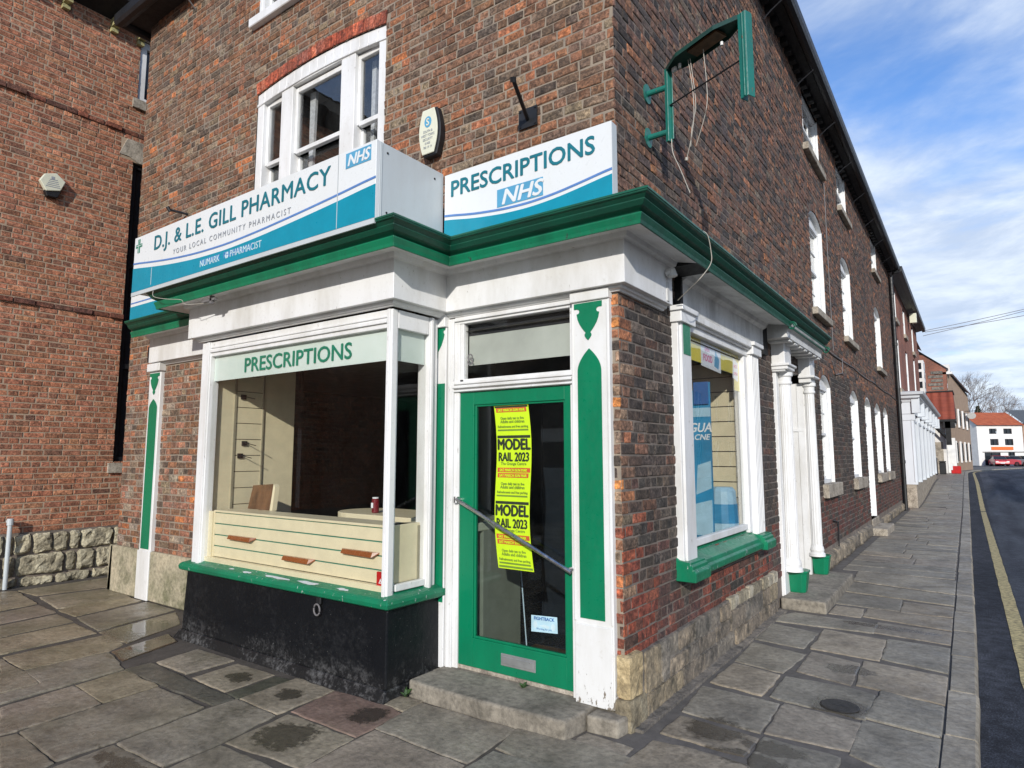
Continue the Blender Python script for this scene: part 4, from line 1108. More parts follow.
for a,b2 in ((.865,1.19),(2.845,3.175)): w.sweep([(0,a),(0,b2)],[(0,.735),(.150,.735),(.155,.80),(.145,.815),(.13,.82),(.128,.848),(.112,.853),(.108,.872),(0,.885)])
w.build('sill',M['green_old'],sw,bevel=.004)
q=MB(); q.add([(-.9,2.86,.9),(-.05,2.86,.9),(-.05,2.86,2.6),(-.9,2.86,2.6)],[(0,1,2,3)])
for k in range(11): q.box((-.85,2.835,.93+k*.152),(-.10,2.855,.93+k*.152+.142))
slb=q.build('window_slatwall',M['cream'],sw)
q=MB(); q.box((-.85,2.845,.92),(-.10,2.849,2.60)); q.build('slat_grooves',M['grooved'],slb)
q=MB(); q.box((-.10,2.80,.92),(-.06,2.86,2.62)); q.build('edge_strip',M['creamdark'],slb)
q=MB(); q.add([(-1.3,1.15,.90),(-.03,1.15,.90),(-.03,2.86,.90),(-1.3,2.86,.90)],[(0,1,2,3)]); q.add([(-1.3,1.12,.9),(-.03,1.12,.9),(-.03,1.12,2.6),(-1.3,1.12,2.6)],[(0,1,2,3)]); q.build('window_bed',M['cream'],sw)
q=MB(); q.box((-1.3,1.100,.13),(-.03,1.115,2.6)); q.box((-1.32,1.10,.13),(-1.305,2.9,2.59)); q.build('display_back',M['intdark'],sw)
# posters in it
SW=lambda u,v,n=0:(-.034+n,u,v)
yb=thing('window_banner',(-.034,2.0,2.45),'yellow card banner with white and pink poster across the top of the side window','banner')
q=MB(); q.prism([(1.25,2.44),(2.77,2.44),(2.77,2.64),(1.25,2.64)],SW,-.002,0); q.prism([(2.60,2.28),(2.77,2.28),(2.77,2.44),(2.60,2.44)],SW,-.002,0); q.build('yellow_card',M['yellow'],yb)
q=MB(); q.prism([(1.66,2.42),(2.19,2.40),(2.20,2.63),(1.66,2.64)],SW,.0003,.0015); q.prism([(2.55,2.40),(2.72,2.37),(2.74,2.56),(2.58,2.60)],SW,.0003,.0015); q.build('white_sheet',M['paper'],yb)
text('FOOD',SW,1.71,2.47,.085,M['pink'],yb,bold=.03,n=.0025,th=.0006)
text('OPEN',SW,1.75,2.56,.05,M['pink'],yb,bold=.03,n=.0025,th=.0006); text('NOT',SW,2.59,2.50,.05,M['pink'],yb,bold=.02,n=.0025,th=.0006); text('OPEN',SW,2.585,2.43,.045,M['pink'],yb,bold=.02,n=.0025,th=.0006)
q=MB(); q.prism([(2.0,2.45),(2.12,2.43),(2.15,2.52),(2.04,2.60)],SW,.0016,.0024); q.build('blue_print',M['nhs'],yb)
bp2=thing('advert_panel',(-.25,1.9,.92),'tall blue advertising panel standing inside the side window','display panel')
PBn=lambda u,v,n=0:(-.078+u,1.90-n,v)
q=MB(); q.prism([(-.42,.92),(.03,.92),(.03,2.30),(-.42,2.10)],PBn,-.015,.0); q.build('board',M['poster'],bp2)
q=MB(); q.prism([(-.42,1.99),(.03,1.99),(.03,2.07),(-.42,2.07)],PBn,.0005,.002); q.prism([(-.12,1.30),(.02,1.36),(.02,1.60),(-.10,1.56)],PBn,.0005,.002)
q.prism([(-.15,.95),(.02,.95),(.02,1.26),(-.13,1.22)],PBn,.0005,.002); q.build('pale_blocks',M['posterlight'],bp2)
text('GUA',PBn,-.172,1.855,.115,M['paper'],bp2,bold=.02,shear=.25,n=.002,th=.0008,sx=.85); text('ACNE',PBn,-.172,1.785,.070,M['paper'],bp2,bold=.02,shear=.25,n=.002,th=.0008)
q=MB(); q.box((-.19,1.88,2.10),(-.06,1.90,2.30)); q.build('dark_topper',M['inkblue'],bp2)
bx=thing('display_cube',(-.14,2.6,.92),'pale blue and white printed display box on the side window ledge','display box')
q=MB(); q.lathe([(.14,.905),(.15,.95),(.13,1.30),(.10,1.34)],-.20,2.62,14); q.build('box',M['posterlight'],bx)
q=MB(); q.lathe([(.151,1.0),(.141,1.18)],-.20,2.62,14); q.build('blue_wrap',M['poster'],bx)

# ---------------------------------------------------------------- sash windows
def sash_window(P,u0,u1,v0,v1,rise,rec=.09,name='window',cols=2,rows=(3,3),sill=True,fw=.075,label=None,blind=True,sillh=.11,over=.09):
    mb=MB()
    # box frame, thicker sides; arched head filled with white board
    def B(a,b,c,d,n0,n1): mb.prism([(a,c),(b,c),(b,d),(a,d)],P,n0,n1)
    B(u0,u0+fw,v0,v1,-rec-.05,-rec+.03); B(u1-fw,u1,v0,v1,-rec-.05,-rec+.03)
    B(u0+fw,u1-fw,v1-fw*.9,v1,-rec-.05,-rec+.03); B(u0+fw,u1-fw,v0,v0+.055,-rec-.05,-rec+.035)
    # painted reveals
    B(u0,u0+.012,v0,v1,-rec-.05,-.004); B(u1-.012,u1,v0,v1,-rec-.05,-.004)
    if rise>0:
        w=(u1-u0)/2; c=(u0+u1)/2; k=10
        pts=[(u0,v1-.001)]+[(c-w*math.cos(PI*i/k) if False else u0+(u1-u0)*i/k,arch_half(u0+(u1-u0)*i/k,u0,u1,v1,rise)) for i in range(1,k)]+[(u1,v1-.001)]
        mb.prism(pts,P,-rec-.05,-rec+.012)
        for i in range(k):
            a=u0+(u1-u0)*i/k; b=u0+(u1-u0)*(i+1)/k; za=arch_half(a,u0,u1,v1,rise); zb=arch_half(b,u0,u1,v1,rise)
            mb.prism([(a,za-.014),(b,zb-.014),(b,zb),(a,za)],P,-rec-.04,-.006)
    mid=v0+(v1-v0)*.5; a,b=u0+fw,u1-fw; g=.030
    for lo,hi,nn in ((v0+.055,mid+.02,-rec-.035),(mid-.02,v1-fw*.9,-rec-.005)):
        B(a,a+g,lo,hi,nn-.03,nn); B(b-g,b,lo,hi,nn-.03,nn); B(a+g,b-g,lo,lo+.04,nn-.03,nn); B(a+g,b-g,hi-.035,hi,nn-.03,nn)
        for i in range(1,cols): x=a+(b-a)*i/cols; B(x-.009,x+.009,lo+.04,hi-.035,nn-.022,nn-.006)
        nr=rows[0]
        for i in range(1,nr): z=lo+(hi-lo)*i/nr; B(a+g,b-g,z-.009,z+.009,nn-.023,nn-.007)
    f=mb.build(name,M['white_far'],W)
    if label: f['label']=label
    q=MB(); q.prism([(a,v0+.05),(b,v0+.05),(b,mid),(a,mid)],P,-rec-.056,-rec-.052); q.prism([(a,mid),(b,mid),(b,v1-.06),(a,v1-.06)],P,-rec-.028,-rec-.024); q.build('pane',M['uglass'],f)
    q=MB(); q.add([P(u0-.5,v0-.2,-.9),P(u1+.5,v0-.2,-.9),P(u1+.5,v1+.2,-.9),P(u0-.5,v1+.2,-.9)],[(0,1,2,3)]); q.build('dark_room',M['room'],f)
    if blind:
        q=MB(); k=16; hh=(v1-v0)*.55
        for i in range(k):
            x0=a+(b-a)*i/k; x1=a+(b-a)*(i+1)/k; n0=-rec-.16-.03*(i%2); n1=-rec-.16-.03*((i+1)%2)
            q.add([P(x0,v1-hh,n0),P(x1,v1-hh,n1),P(x1,v1,n1),P(x0,v1,n0)],[(0,1,2,3)])
        q.build('curtain',M['curtain'],f)
    if sill:
        q=MB(); q.prism([(u0-over,v0-sillh),(u1+over,v0-sillh),(u1+over,v0),(u0-over,v0)],P,-.10,.085); q.build('sill',M['stonesill'],f,bevel=.008)
    return f
M['white_far']=paint('weathered_white_joinery',(.74,.75,.75),(.42,.41,.38),.45,grime=.5)
for (a,b2),l in zip((TOPW[0],TOPW[1],TOPW[3]),('first','second','third')):
    sash_window(SD,a,b2,6.42,7.36,0,rec=.06,rows=(2,2),cols=3,blind=False)
for i,(a,b2) in enumerate(MIDW): sash_window(SD,a,b2,3.86,5.34,.16,rows=(2,2),cols=2,blind=(i!=0))
for i,(a,b2) in enumerate(GW): sash_window(SD,a,b2,1.22,2.74,.16,rows=(2,2),cols=2,sillh=.20,over=.14,rec=.08)
# terrace door
d=MB(); P=SD
for a,b2,c0,c1 in ((11.78,11.84,.30,2.76),(12.74,12.80,.30,2.76),(11.84,12.74,2.30,2.36)): d.prism([(a,c0),(b2,c0),(b2,c1),(a,c1)],P,-.16,-.08)
for i in range(10):
    a=11.78+1.02*i/10; b2=11.78+1.02*(i+1)/10; d.prism([(a,arch_half(a,11.78,12.8,2.76,.16)-.04),(b2,arch_half(b2,11.78,12.8,2.76,.16)-.04),(b2,arch_half(b2,11.78,12.8,2.76,.16)),(a,arch_half(a,11.78,12.8,2.76,.16))],P,-.16,-.004)
d.prism([(12.79,.3),(12.8,.3),(12.8,2.76),(12.79,2.76)],P,-.16,-.003); d.prism([(11.78,.3),(11.79,.3),(11.79,2.76),(11.78,2.76)],P,-.16,-.003)
td=d.build('terrace_door_frame',M['white_far'],W)
d=MB(); d.prism([(11.84,.30),(12.74,.30),(12.74,2.30),(11.84,2.30)],P,-.15,-.12)
for a,b2,c0,c1 in ((11.94,12.25,.45,1.1),(12.33,12.64,.45,1.1),(11.94,12.25,1.25,2.15),(12.33,12.64,1.25,2.15)): d.prism([(a,c0),(b2,c0),(b2,c1),(a,c1)],P,-.119,-.108)
d.build('panelled_leaf',M['white_far'],td,bevel=.004)
d=MB(); d.prism([(11.84,2.36),(12.74,2.36),(12.74,2.85),(11.84,2.85)],P,-.15,-.14); d.build('fanlight',M['uglass'],td)
d=MB(); d.box((0,11.6,-.02),(.30,13.0,.14)); d.box((0,11.75,.14),(.03,12.85,.30)); d.build('doorstep',M['stonesill'],td,bevel=.015)
# tripartite window over the shop
m_=MB(); rec=.05
def B(a,b,c,d,n0,n1): m_.prism([(a,c),(b,c),(b,d),(a,d)],FR,n0,n1)
A0,A1=-4.25,-2.25; z0=4.10; zt=5.535
B(A0,A0+.11,z0,zt,-.12,-.008); B(A1-.10,A1,z0,zt,-.12,-.008)
B(-3.83,-3.64,z0,zt-.10,-.12,-.012); B(-2.88,-2.68,z0,zt-.10,-.12,-.012)
k=16
for i in range(k):
    a=A0+.0+(A1-A0)*i/k; b2=A0+(A1-A0)*(i+1)/k; za=arch_half(a,A0,A1,zt,.075); zb=arch_half(b2,A0,A1,zt,.075)
    m_.prism([(a,zt-.10),(b2,zt-.10),(b2,zb),(a,za)],FR,-.12,-.010)
    m_.prism([(a,zt-.14+(za-zt)*.75),(b2,zt-.14+(zb-zt)*.75),(b2,zt-.11+(zb-zt)*.75),(a,zt-.11+(za-zt)*.75)],FR,-.05,.002)
for a,b2 in ((-4.14,-3.83),(-3.64,-2.88),(-2.68,-2.35)):
    B(a,a+.035,4.72,5.42,-.09,-.05); B(b2-.035,b2,4.72,5.42,-.09,-.05); B(a+.035,b2-.035,5.37,5.42,-.09,-.05); B(a+.035,b2-.035,4.70,4.745,-.09,-.045)
    B(a,a+.035,4.12,4.70,-.14,-.10); B(b2-.035,b2,4.12,4.70,-.14,-.10)
tw=m_.build('window',M['white'],W,bevel=.003); tag(tw,'white three-light arched window above the pharmacy sign')
q=MB()
for a,b2 in ((-4.14,-3.83),(-3.64,-2.88),(-2.68,-2.35)):
    q.prism([(a+.03,4.74),(b2-.03,4.74),(b2-.03,5.38),(a+.03,5.38)],FR,-.078,-.072); q.prism([(a+.03,4.12),(b2-.03,4.12),(b2-.03,4.70),(a+.03,4.70)],FR,-.125,-.12)
q.build('pane',M['uglass'],tw)
q=MB(); q.add([(-4.8,.9,3.9),(-1.8,.9,3.9),(-1.8,.9,5.9),(-4.8,.9,5.9)],[(0,1,2,3)]); q.build('dark_room',M['room'],tw)
q=MB(); q.prism([(-3.55,4.2),(-3.50,4.2),(-3.47,5.4),(-3.56,5.4)],FR,-.2,-.17); q.prism([(-4.03,4.2),(-3.99,4.2),(-3.99,5.4),(-4.04,5.4)],FR,-.2,-.17); q.prism([(-2.62,4.2),(-2.58,4.2),(-2.56,5.4),(-2.62,5.4)],FR,-.2,-.17); q.build('curtain',M['curtain'],tw)
q=MB(); q.prism([(A0-.05,4.0),(A1+.05,4.0),(A1+.05,4.10),(A0-.05,4.10)],FR,-.12,.06); q.build('sill',M['stonesill'],tw)
f=sash_window(FR,-4.30,-2.30,6.45,7.30,0,rec=.05,rows=(2,2),cols=5,sill=False,fw=.07)
q=MB(); q.prism([(-4.39,6.34),(-2.2,6.34),(-2.2,6.445),(-4.39,6.445)],FR,-.10,.07); q.build('sill',M['white'],f,bevel=.008)

# ---------------------------------------------------------------- porch
po=MB()
po.prism([(3.96,.09),(4.26,.09),(4.26,2.86),(3.96,2.86)],SD,-.02,.04)
po.prism([(3.93,2.60),(4.25,2.60),(4.25,2.93),(3.93,2.93)],SD,.0,.15); po.prism([(3.90,2.66),(4.29,2.66),(4.29,2.69),(3.90,2.69)],SD,.0,.20); po.prism([(3.915,2.62),(4.27,2.62),(4.27,2.66),(3.915,2.66)],SD,0,.18)
po.prism([(5.34,2.60),(5.64,2.60),(5.64,2.93),(5.34,2.93)],SD,.0,.15); po.prism([(5.31,2.66),(5.68,2.66),(5.68,2.69),(5.31,2.69)],SD,.0,.20)
porch=po.build('porch',M['white'],W,bevel=.006)
def column(y):
    c=MB(); cx=.095; r=.068; seg=32; y0_=y; y=y-.12
    prof=[(2.60,r*1.25),(2.56,r*1.25),(2.545,r*1.05),(2.50,r*1.02),(2.48,r*1.12),(2.465,r*.95)]
    vs=[];fs=[]
    levels=[(2.60,r*1.28,0),(2.56,r*1.28,0),(2.545,r*1.02,0),(2.50,r*1.0,0),(2.49,r*1.13,0),(2.47,r*1.13,0),(2.455,r*.93,0),(2.44,r*.93,1),(.50,r*1.06,1),(.485,r*1.06,0),(.46,r*1.22,0),(.43,r*1.30,0),(.40,r*1.22,0),(.385,r*1.45,0),(.35,r*1.5,0)]
    for z,rr,fl_ in levels:
        for k in range(seg):
            t=2*PI*k/seg; q=rr*(1-(.06 if (fl_ and k%2) else 0)); vs.append((cx+q*math.cos(t),y+q*math.sin(t),z))
    n=len(levels)
    for i in range(n-1):
        for k in range(seg): fs.append((i*seg+k,i*seg+(k+1)%seg,(i+1)*seg+(k+1)%seg,(i+1)*seg+k))
    fs.append(list(range(seg))); fs.append([(n-1)*seg+k for k in range(seg)][::-1]); c.add(vs,fs)
    o=c.build('column',M['white'],W)
    p=MB(); a=.105; cx=.105; y=y0_
    def ring8(z,s): return [(cx+s*x,y+s*yy,z) for x,yy in ((-1,-.6),(-.6,-1),(.6,-1),(1,-.6),(1,.6),(.6,1),(-.6,1),(-1,.6))]
    vs=[]
    for z,s in ((.112,a*.86),(.15,a*.92),(.32,a*1.12),(.335,a*1.20),(.352,a*1.20)): vs+=ring8(z,s)
    fs=[]
    for i in range(4):
        for k in range(8): fs.append((i*8+k,i*8+(k+1)%8,(i+1)*8+(k+1)%8,(i+1)*8+k))
    fs.append(list(range(8))); fs.append([32+k for k in range(8)]); p.add(vs,fs); p.build('plinth',M['green'],o,bevel=.004)
    return o
column(4.25); column(5.60)
d=MB()   # doorway recess
d.add([(0,4.22,.1),(-.62,4.22,.1),(-.62,4.22,2.9),(0,4.22,2.9)],[(0,1,2,3)])
d.box((-.62,5.44,.1),(.03,5.50,2.60))
d.box((.03,5.445,.38),(.05,5.49,2.60))
d.box((-.62,5.425,1.96),(.02,5.44,2.0)); d.box((-.05,5.43,.1),(.03,5.44,2.6))
d.add([(-.62,4.22,2.72),(.0,4.22,2.72),(.0,5.5,2.72),(-.62,5.5,2.72)],[(0,1,2,3)])
d.add([(-.62,4.22,.1),(-.62,5.5,.1),(-.62,5.5,2.72),(-.62,4.22,2.72)],[(0,1,2,3)])
d.build('doorway_lining',M['white'],porch)
s=MB(); s.prism([(.02,3.80),(.47,3.80),(.45,5.86),(-.6,5.86),(-.6,4.15),(.02,4.15)],lambda u,v,n:(u,v,n),-.02,.112); s.build('stone_step',M['step'],porch,bevel=.018,segs=2)
# broken plaster with bare brick, dark gap before the porch
q=MB(); q.box((0,.718,2.80),(.05,.745,3.03)); q.box((0,.718,3.035),(.288,1.018,3.06)); q.prism([(.96,2.80),(1.018,2.80),(1.018,3.03),(.99,3.03),(.98,2.93)],SD,0,.06); q.build('rotten_gap',M['dark'],W)
q=MB(); q.box((0,3.42,2.74),(.05,3.60,3.07)); q.build('dark_gap',M['dark'],W)
q=MB(); q.box((-6.36,-.012,2.78),(-6.16,-.0,2.97)); q.build('dark_gap',M['dark'],W)
q=MB(); q.tube([(.10,.60,2.96),(.14,.60,2.965),(.145,.60,2.93)],.035,8); q.box((.093,.60,2.76),(.10,.64,2.9)); q.build('old_hook',M['white_dirty'],W)

# ---------------------------------------------------------------- pipes on the terrace
dp=MB(); dp.tube([(.09,19.0,.0),(.09,19.0,7.15),(.18,19.0,7.32)],.055,10)
for z in (1.4,3.2,5.0,6.6): dp.tube([(.09,19.0,z),(.09,19.0,z+.09)],.07,10)
dp.build('drainpipe',M['black'],W)
q=MB(); q.tube([(.30,19.0,7.32),(.18,19.0,7.30)],.06,8); q.build('pipe_swan_neck',M['black'],W)
cb=MB(); cb.tube([(.02,5.7,3.08),(.02,5.9,3.02)]+[(.015,5.9+k*1.1,3.34+.02*math.sin(k*2)) for k in range(13)],.012,6)
cb.tube([(.012,8.12,6.35),(.012,8.10,5.0),(.012,8.14,3.4)],.008,6); cb.tube([(.02,9.0,3.38),(.02,8.9,3.1),(.02,8.2,3.0),(.02,7.9,3.2)],.008,6)
cb.build('wall_cables',M['cablegrey'],W)
vp=MB(); vp.tube([(.03,7.55,.12),(.03,7.6,.6),(.02,7.2,.66)],.012,6); vp.tube([(.05,5.72,3.0),(.05,5.75,2.65)],.02,6); vp.build('iron_pipe',M['black'],W)
q=MB(); q.tube([(.03,5.95,2.62),(.03,5.95,2.95)],.03,8); q.build('burglar_lamp',M['black'],W)

# ================================================================== SIGNS ON THE SHOP
def sign_face(F,L,H,parent,start,curve,white_off=.0,seams=(),n=0.0):
    """teal swoosh and blue line on a white face; F(u,v,n), u 0..L"""
    k=28
    def y(u): t=u/L; return curve(t)
    q=MB(); pts=[(0,.004)]+[(L,.004)]+[(L*(1-i/k),y(L*(1-i/k))) for i in range(k+1)]; q.prism([(a,b) for a,b in pts],F,n+.0005,n+.003); q.build('teal_band',M['teal'],parent)
    q=MB()
    for i in range(k):
        a,b=L*i/k,L*(i+1)/k; q.prism([(a,y(a)+white_off),(b,y(b)+white_off),(b,y(b)+white_off+.016),(a,y(a)+white_off+.016)],F,n+.0005,n+.003)
    q.build('blue_line',M['blueline'],parent)
# long fascia sign over the bay
SX0,SX1,SZ0,SZ1,SY=-4.70,-1.285,3.205,3.752,-.95
lo=thing('pharmacy_fascia_sign',(-3.0,-.6,3.2),'long white and teal D.J. & L.E. GILL PHARMACY box sign above the bay','sign')
F1=lambda u,v,n=0:(SX0+u,SY-n,SZ0+v)
b=MB(); b.box((SX0,-.92,SZ0),(SX1-.0,-.28,SZ1)); b.build('box_case',M['signside'],lo,bevel=.004)
b=MB(); L=SX1-SX0; H=SZ1-SZ0
b.prism([(0,0),(L,0),(L,H),(0,H)],F1,-.03,0); b.build('face',M['signwhite'],lo,bevel=.002)
b=MB(); b.prism([(0,-.036),(L,-.036),(L,-.0005),(0,-.0005)],F1,-.006,.006); b.box((SX1+.0015,-.905,SZ0+.01),(SX1+.004,-.899,SZ1-.01)); b.build('trim',M['signside'],lo)
def interp(tab):
    def f(t,L=None):
        for (a,b),(c,d) in zip(tab,tab[1:]):
            if t<=c: q=(t-a)/(c-a); return b+(d-b)*q
        return tab[-1][1]
    return f
c1_=interp([(0,.245),(.11,.198),(.22,.160),(.34,.132),(.48,.122),(.62,.140),(.76,.170),(.89,.203),(1.0,.238)])
sm=lambda t:(c1_(max(0,t-.04))+c1_(t)*2+c1_(min(1,t+.04)))/4
sign_face(F1,L,H,lo,0,sm,white_off=.040)
text('D.J. & L.E. GILL PHARMACY',F1,.39,.355,.192,M['letter'],lo,bold=.014,sx=1.065,n=.003,spacing=1.055)
text('YOUR LOCAL COMMUNITY PHARMACIST',F1,.76,.245,.068,M['lettergrey'],lo,name='small_lettering',sx=1.02,spacing=1.42,n=.003,rot=-.003)
text('NUMARK',F1,1.24,.042,.082,M['ghost'],lo,name='small_lettering',sx=.9,n=.0045); text('PHARMACIST',F1,1.70,.048,.082,M['ghost'],lo,name='small_lettering',sx=.9,n=.0045)
text('NUMARK  PHARMACIST',F1,1.26,.052,.076,M['blueline'],lo,name='ghost_lettering',sx=.95,n=.0038)
q=MB(); q.prism([(1.655+.030*math.cos(t),.074+.030*math.sin(t)) for t in [2*PI*i/6 for i in range(6)]],F1,.003,.0045); q.build('round_emblem',M['ghost'],lo)
q=MB(); q.prism([(3.11,.415),(3.365,.415),(3.365,.525),(3.11,.525)],F1,.001,.003); nb=q.build('logo_block',M['nhs'],lo)
text('NHS',F1,3.128,.430,.112,M['signwhite'],lo,name='logo_lettering',bold=.03,shear=.25,sx=1.0,n=.0045)
q=MB()
for a,b2,c0,c1 in ((.070,.112,.385,.520),(.030,.155,.438,.470)): q.prism([(a,c0),(b2,c0),(b2,c1),(a,c1)],F1,.001,.003 if a<.07 else .0035)
gc=q.build('green_cross',M['lettergreen'],lo)
q=MB(); q.prism([(.088,.38),(.094,.38),(.094,.525),(.088,.525)],F1,.004,.005); q.prism([(.025,.452),(.16,.452),(.16,.457),(.025,.457)],F1,.0042,.0052); q.build('cross_highlight',M['signwhite'],gc)
q=MB()
for u in (.375,): q.prism([(u,.02),(u+.008,.03),(u+.008,.19),(u,.19)],F1,.0035,.0045)
q.prism([(3.028,.005),(3.034,.005),(3.034,.54),(3.028,.54)],F1,.0035,.0045); q.build('panel_seam',M['signside'],lo)
q=MB()
for y,z in ((-.85,3.27),(-.85,3.69),(-.35,3.27),(-.38,3.68)): q.lathe([(.0,0),(.008,0),(.008,.004),(0,.004)],0,0,8); v0=len(q.v)-32; q.v[v0:]=[(SX1+c,y+a,z+b) for a,b,c in q.v[v0:]]
q.build('screws',M['black'],lo)
q=MB()
for x in (-4.35,-3.1,-1.9): q.box((x,-.90,SZ0-.03),(x+.06,-.5,SZ0-.0125))
q.build('support_bracket',M['green_dark'],lo)
# prescriptions sign
P0,P1,PZ0,PZ1,PY=-1.262,.118,3.215,3.728,-.29
pr=thing('prescriptions_sign',(-.6,-.25,3.2),'short white and teal box sign reading PRESCRIPTIONS at the brick corner','sign')
F2=lambda u,v,n=0:(P0+u,PY-n,PZ0+v)
b=MB(); b.box((P0,PY+.004,PZ0),(P1,PY+.075,PZ1)); b.build('box_case',M['signside'],pr,bevel=.003)
L2=P1-P0
b=MB(); b.prism([(0,0),(L2,0),(L2,PZ1-PZ0),(0,PZ1-PZ0)],F2,-.004,0); b.build('face',M['signwhite'],pr)
c2_=interp([(0,.170),(.2,.124),(.39,.098),(.55,.093),(.70,.107),(.85,.136),(1,.170)]); sm2=lambda t:(c2_(max(0,t-.05))+c2_(t)*2+c2_(min(1,t+.05)))/4
sign_face(F2,L2,.5,pr,0,sm2,white_off=.025)
text('PRESCRIPTIONS',F2,.055,.335,.170,M['letter'],pr,bold=.018,sx=1.01,n=.003)
q=MB(); q.prism([(.490,.152),(.872,.152),(.872,.280),(.490,.280)],F2,.001,.003); q.build('logo_block',M['nhs'],pr)
text('NHS',F2,.525,.165,.148,M['signwhite'],pr,name='logo_lettering',bold=.03,shear=.25,sx=1.15,n=.0045)
# third sign, left part of the front
th=thing('left_fascia_sign',(-5.3,-.2,3.2),'white and teal sign strip half hidden behind the far left end of the long sign','sign')
F3=lambda u,v,n=0:(-6.32+u,-.26-n,3.215+v)
b=MB(); b.prism([(0,0),(1.60,0),(1.60,.51),(0,.51)],F3,-.07,0); b.build('face',M['signwhite'],th)
sign_face(F3,1.60,.5,th,0,lambda t:.20,white_off=.035)

# bracket sign without its panel
bs=thing('hanging_sign_frame',(0,.54,4.0),'empty green metal projecting sign frame with dangling wires on the side wall','sign frame')
D=Vector((.917,-.399,0)); B0=Vector((.172,.54,0)); Nn=Vector((.399,.917,0))
def HF_(u,v,n=0): p=B0+D*u+Nn*n; return (p.x,p.y,v)
for z in (4.34,3.995): q=MB(); q.tube([(.014,.54,z),(.16,.54,z)],.021,12); q.build('mounting_pipe',M['turq'],bs)
for z in (4.34,3.995):
    q=MB(); pts=[(.0155*0+.54+.062*math.cos(t),z+.075*math.sin(t)) for t in [2*PI*i/20 for i in range(20)]]
    q.prism(pts,SD,.004,.014); q.build('wall_flange',M['turq'],bs)
q=MB(); q.box((-.014,3.915,-.022),(.014,4.475,.022),P=lambda a,b,c:HF_(a,b,c)); q.box((.014,3.93,.010),(.032,4.46,.016),P=lambda a,b,c:HF_(a,b,c)); q.build('hinge_post',M['turq'],bs,bevel=.002)
q=MB(); q.box((.66,3.905,-.030),(.668,4.48,.030),P=lambda a,b,c:HF_(a,b,c)); q.box((.66,3.905,-.034),(.715,4.48,-.030),P=lambda a,b,c:HF_(a,b,c)); q.box((.715,3.905,-.034),(.721,4.48,.030),P=lambda a,b,c:HF_(a,b,c)); q.box((.69,3.91,-.040),(.70,4.475,-.034),P=lambda a,b,c:HF_(a,b,c)); q.build('end_channel',M['turq'],bs,bevel=.0015)
q=MB()
for sg_ in (-1,1): q.add([HF_(0,4.455,.02*sg_),HF_(.16,4.455,.085*sg_),HF_(.50,4.455,.085*sg_),HF_(.66,4.455,.03*sg_),HF_(.66,4.486,.03*sg_),HF_(.50,4.486,.085*sg_),HF_(.16,4.486,.085*sg_),HF_(0,4.486,.02*sg_)],[(0,1,6,7),(1,2,5,6),(2,3,4,5)])
q.add([HF_(0,4.486,-.02),HF_(.16,4.486,-.085),HF_(.50,4.486,-.085),HF_(.66,4.486,-.03),HF_(.66,4.486,.03),HF_(.50,4.486,.085),HF_(.16,4.486,.085),HF_(0,4.486,.02)],[tuple(range(8))]); q.build('top_channel',M['green_far'],bs,recalc=False)
q=MB(); q.box((.24,4.458,-.05),(.50,4.475,.05),P=lambda a,b,c:HF_(a,b,c)); q.build('rusty_gear_tray',M['wood'],bs)
q=MB(); q.box((.05,4.425,-.01),(.085,4.455,.01),P=lambda a,b,c:HF_(a,b,c)); q.tube([HF_(.12,4.455,0),HF_(.12,4.425,0)],.012,8); q.tube([HF_(.50,4.40,0),HF_(.50,4.375,0)],.010,8); q.build('lamp_holder',M['lampwhite'],bs)
q=MB(); q.tube([HF_(.01,4.19,0),HF_(.66,4.19,0)],.006,8); q.build('tie_rod',M['black'],bs)
q=MB()
def wire(pts,r=.0026):
    out=[]
    for i in range(len(pts)-1):
        p0=Vector(pts[max(i-1,0)]);p1=Vector(pts[i]);p2=Vector(pts[i+1]);p3=Vector(pts[min(i+2,len(pts)-1)])
        for k in range(5):
            t=k/5; out.append(.5*((2*p1)+(-p0+p2)*t+(2*p0-5*p1+4*p2-p3)*t*t+(-p0+3*p1-3*p2+p3)*t**3))
    out.append(Vector(pts[-1])); q.tube(out,r,6)
wire([HF_(.20,4.44),HF_(.23,4.24),HF_(.24,4.05),HF_(.22,3.90),HF_(.16,3.72)]); wire([HF_(.22,4.44),HF_(.24,4.10,.02),HF_(.20,3.95,.02),HF_(.19,3.80,.01)])
wire([HF_(.34,4.44),HF_(.36,4.18),HF_(.35,4.0),HF_(.25,3.78)]); q.tube([HF_(.16,3.73),HF_(.155,3.71)],.012,8); q.build('loose_wires',M['cable'],bs)
q=MB(); wire([HF_(.02,3.93),HF_(.03,3.82),HF_(.10,3.66,.0),(.34,.46,3.46)],.0032); lw=q.build('loose_cable',M['cable']); tag(lw,'white cable hanging from the bottom of the green sign frame','cable','loose cables at the corner')
q=MB(); wire([(.375,.60,3.22),(.40,.62,3.19),(.405,.66,3.10),(.40,.67,3.0),(.34,.60,2.88),(.22,.70,2.84),(.10,.80,2.80)],.0032); lw=q.build('loose_cable',M['cable']); tag(lw,'white cable looping over the green cornice above the side window','cable','loose cables at the corner')
q=MB(); wire([(-4.25,-.96,3.16),(-4.22,-.965,3.10),(-4.05,-.93,3.06),(-3.85,-.90,3.03),(-3.82,-.87,2.99),(-3.6,-.80,2.985)],.0028); lw=q.build('loose_cable',M['cable']); tag(lw,'short white wire curling under the left end of the long sign','cable','loose cables at the corner')
q=MB(); q.box((-3.62,-.83,2.985),(-3.42,-.80,3.005)); q.box((-3.50,-.83,2.96),(-3.47,-.80,3.03)); lw=q.build('old_bracket',M['cablegrey']); tag(lw,'old metal bracket under the green cornice above the left end of the bay','bracket')

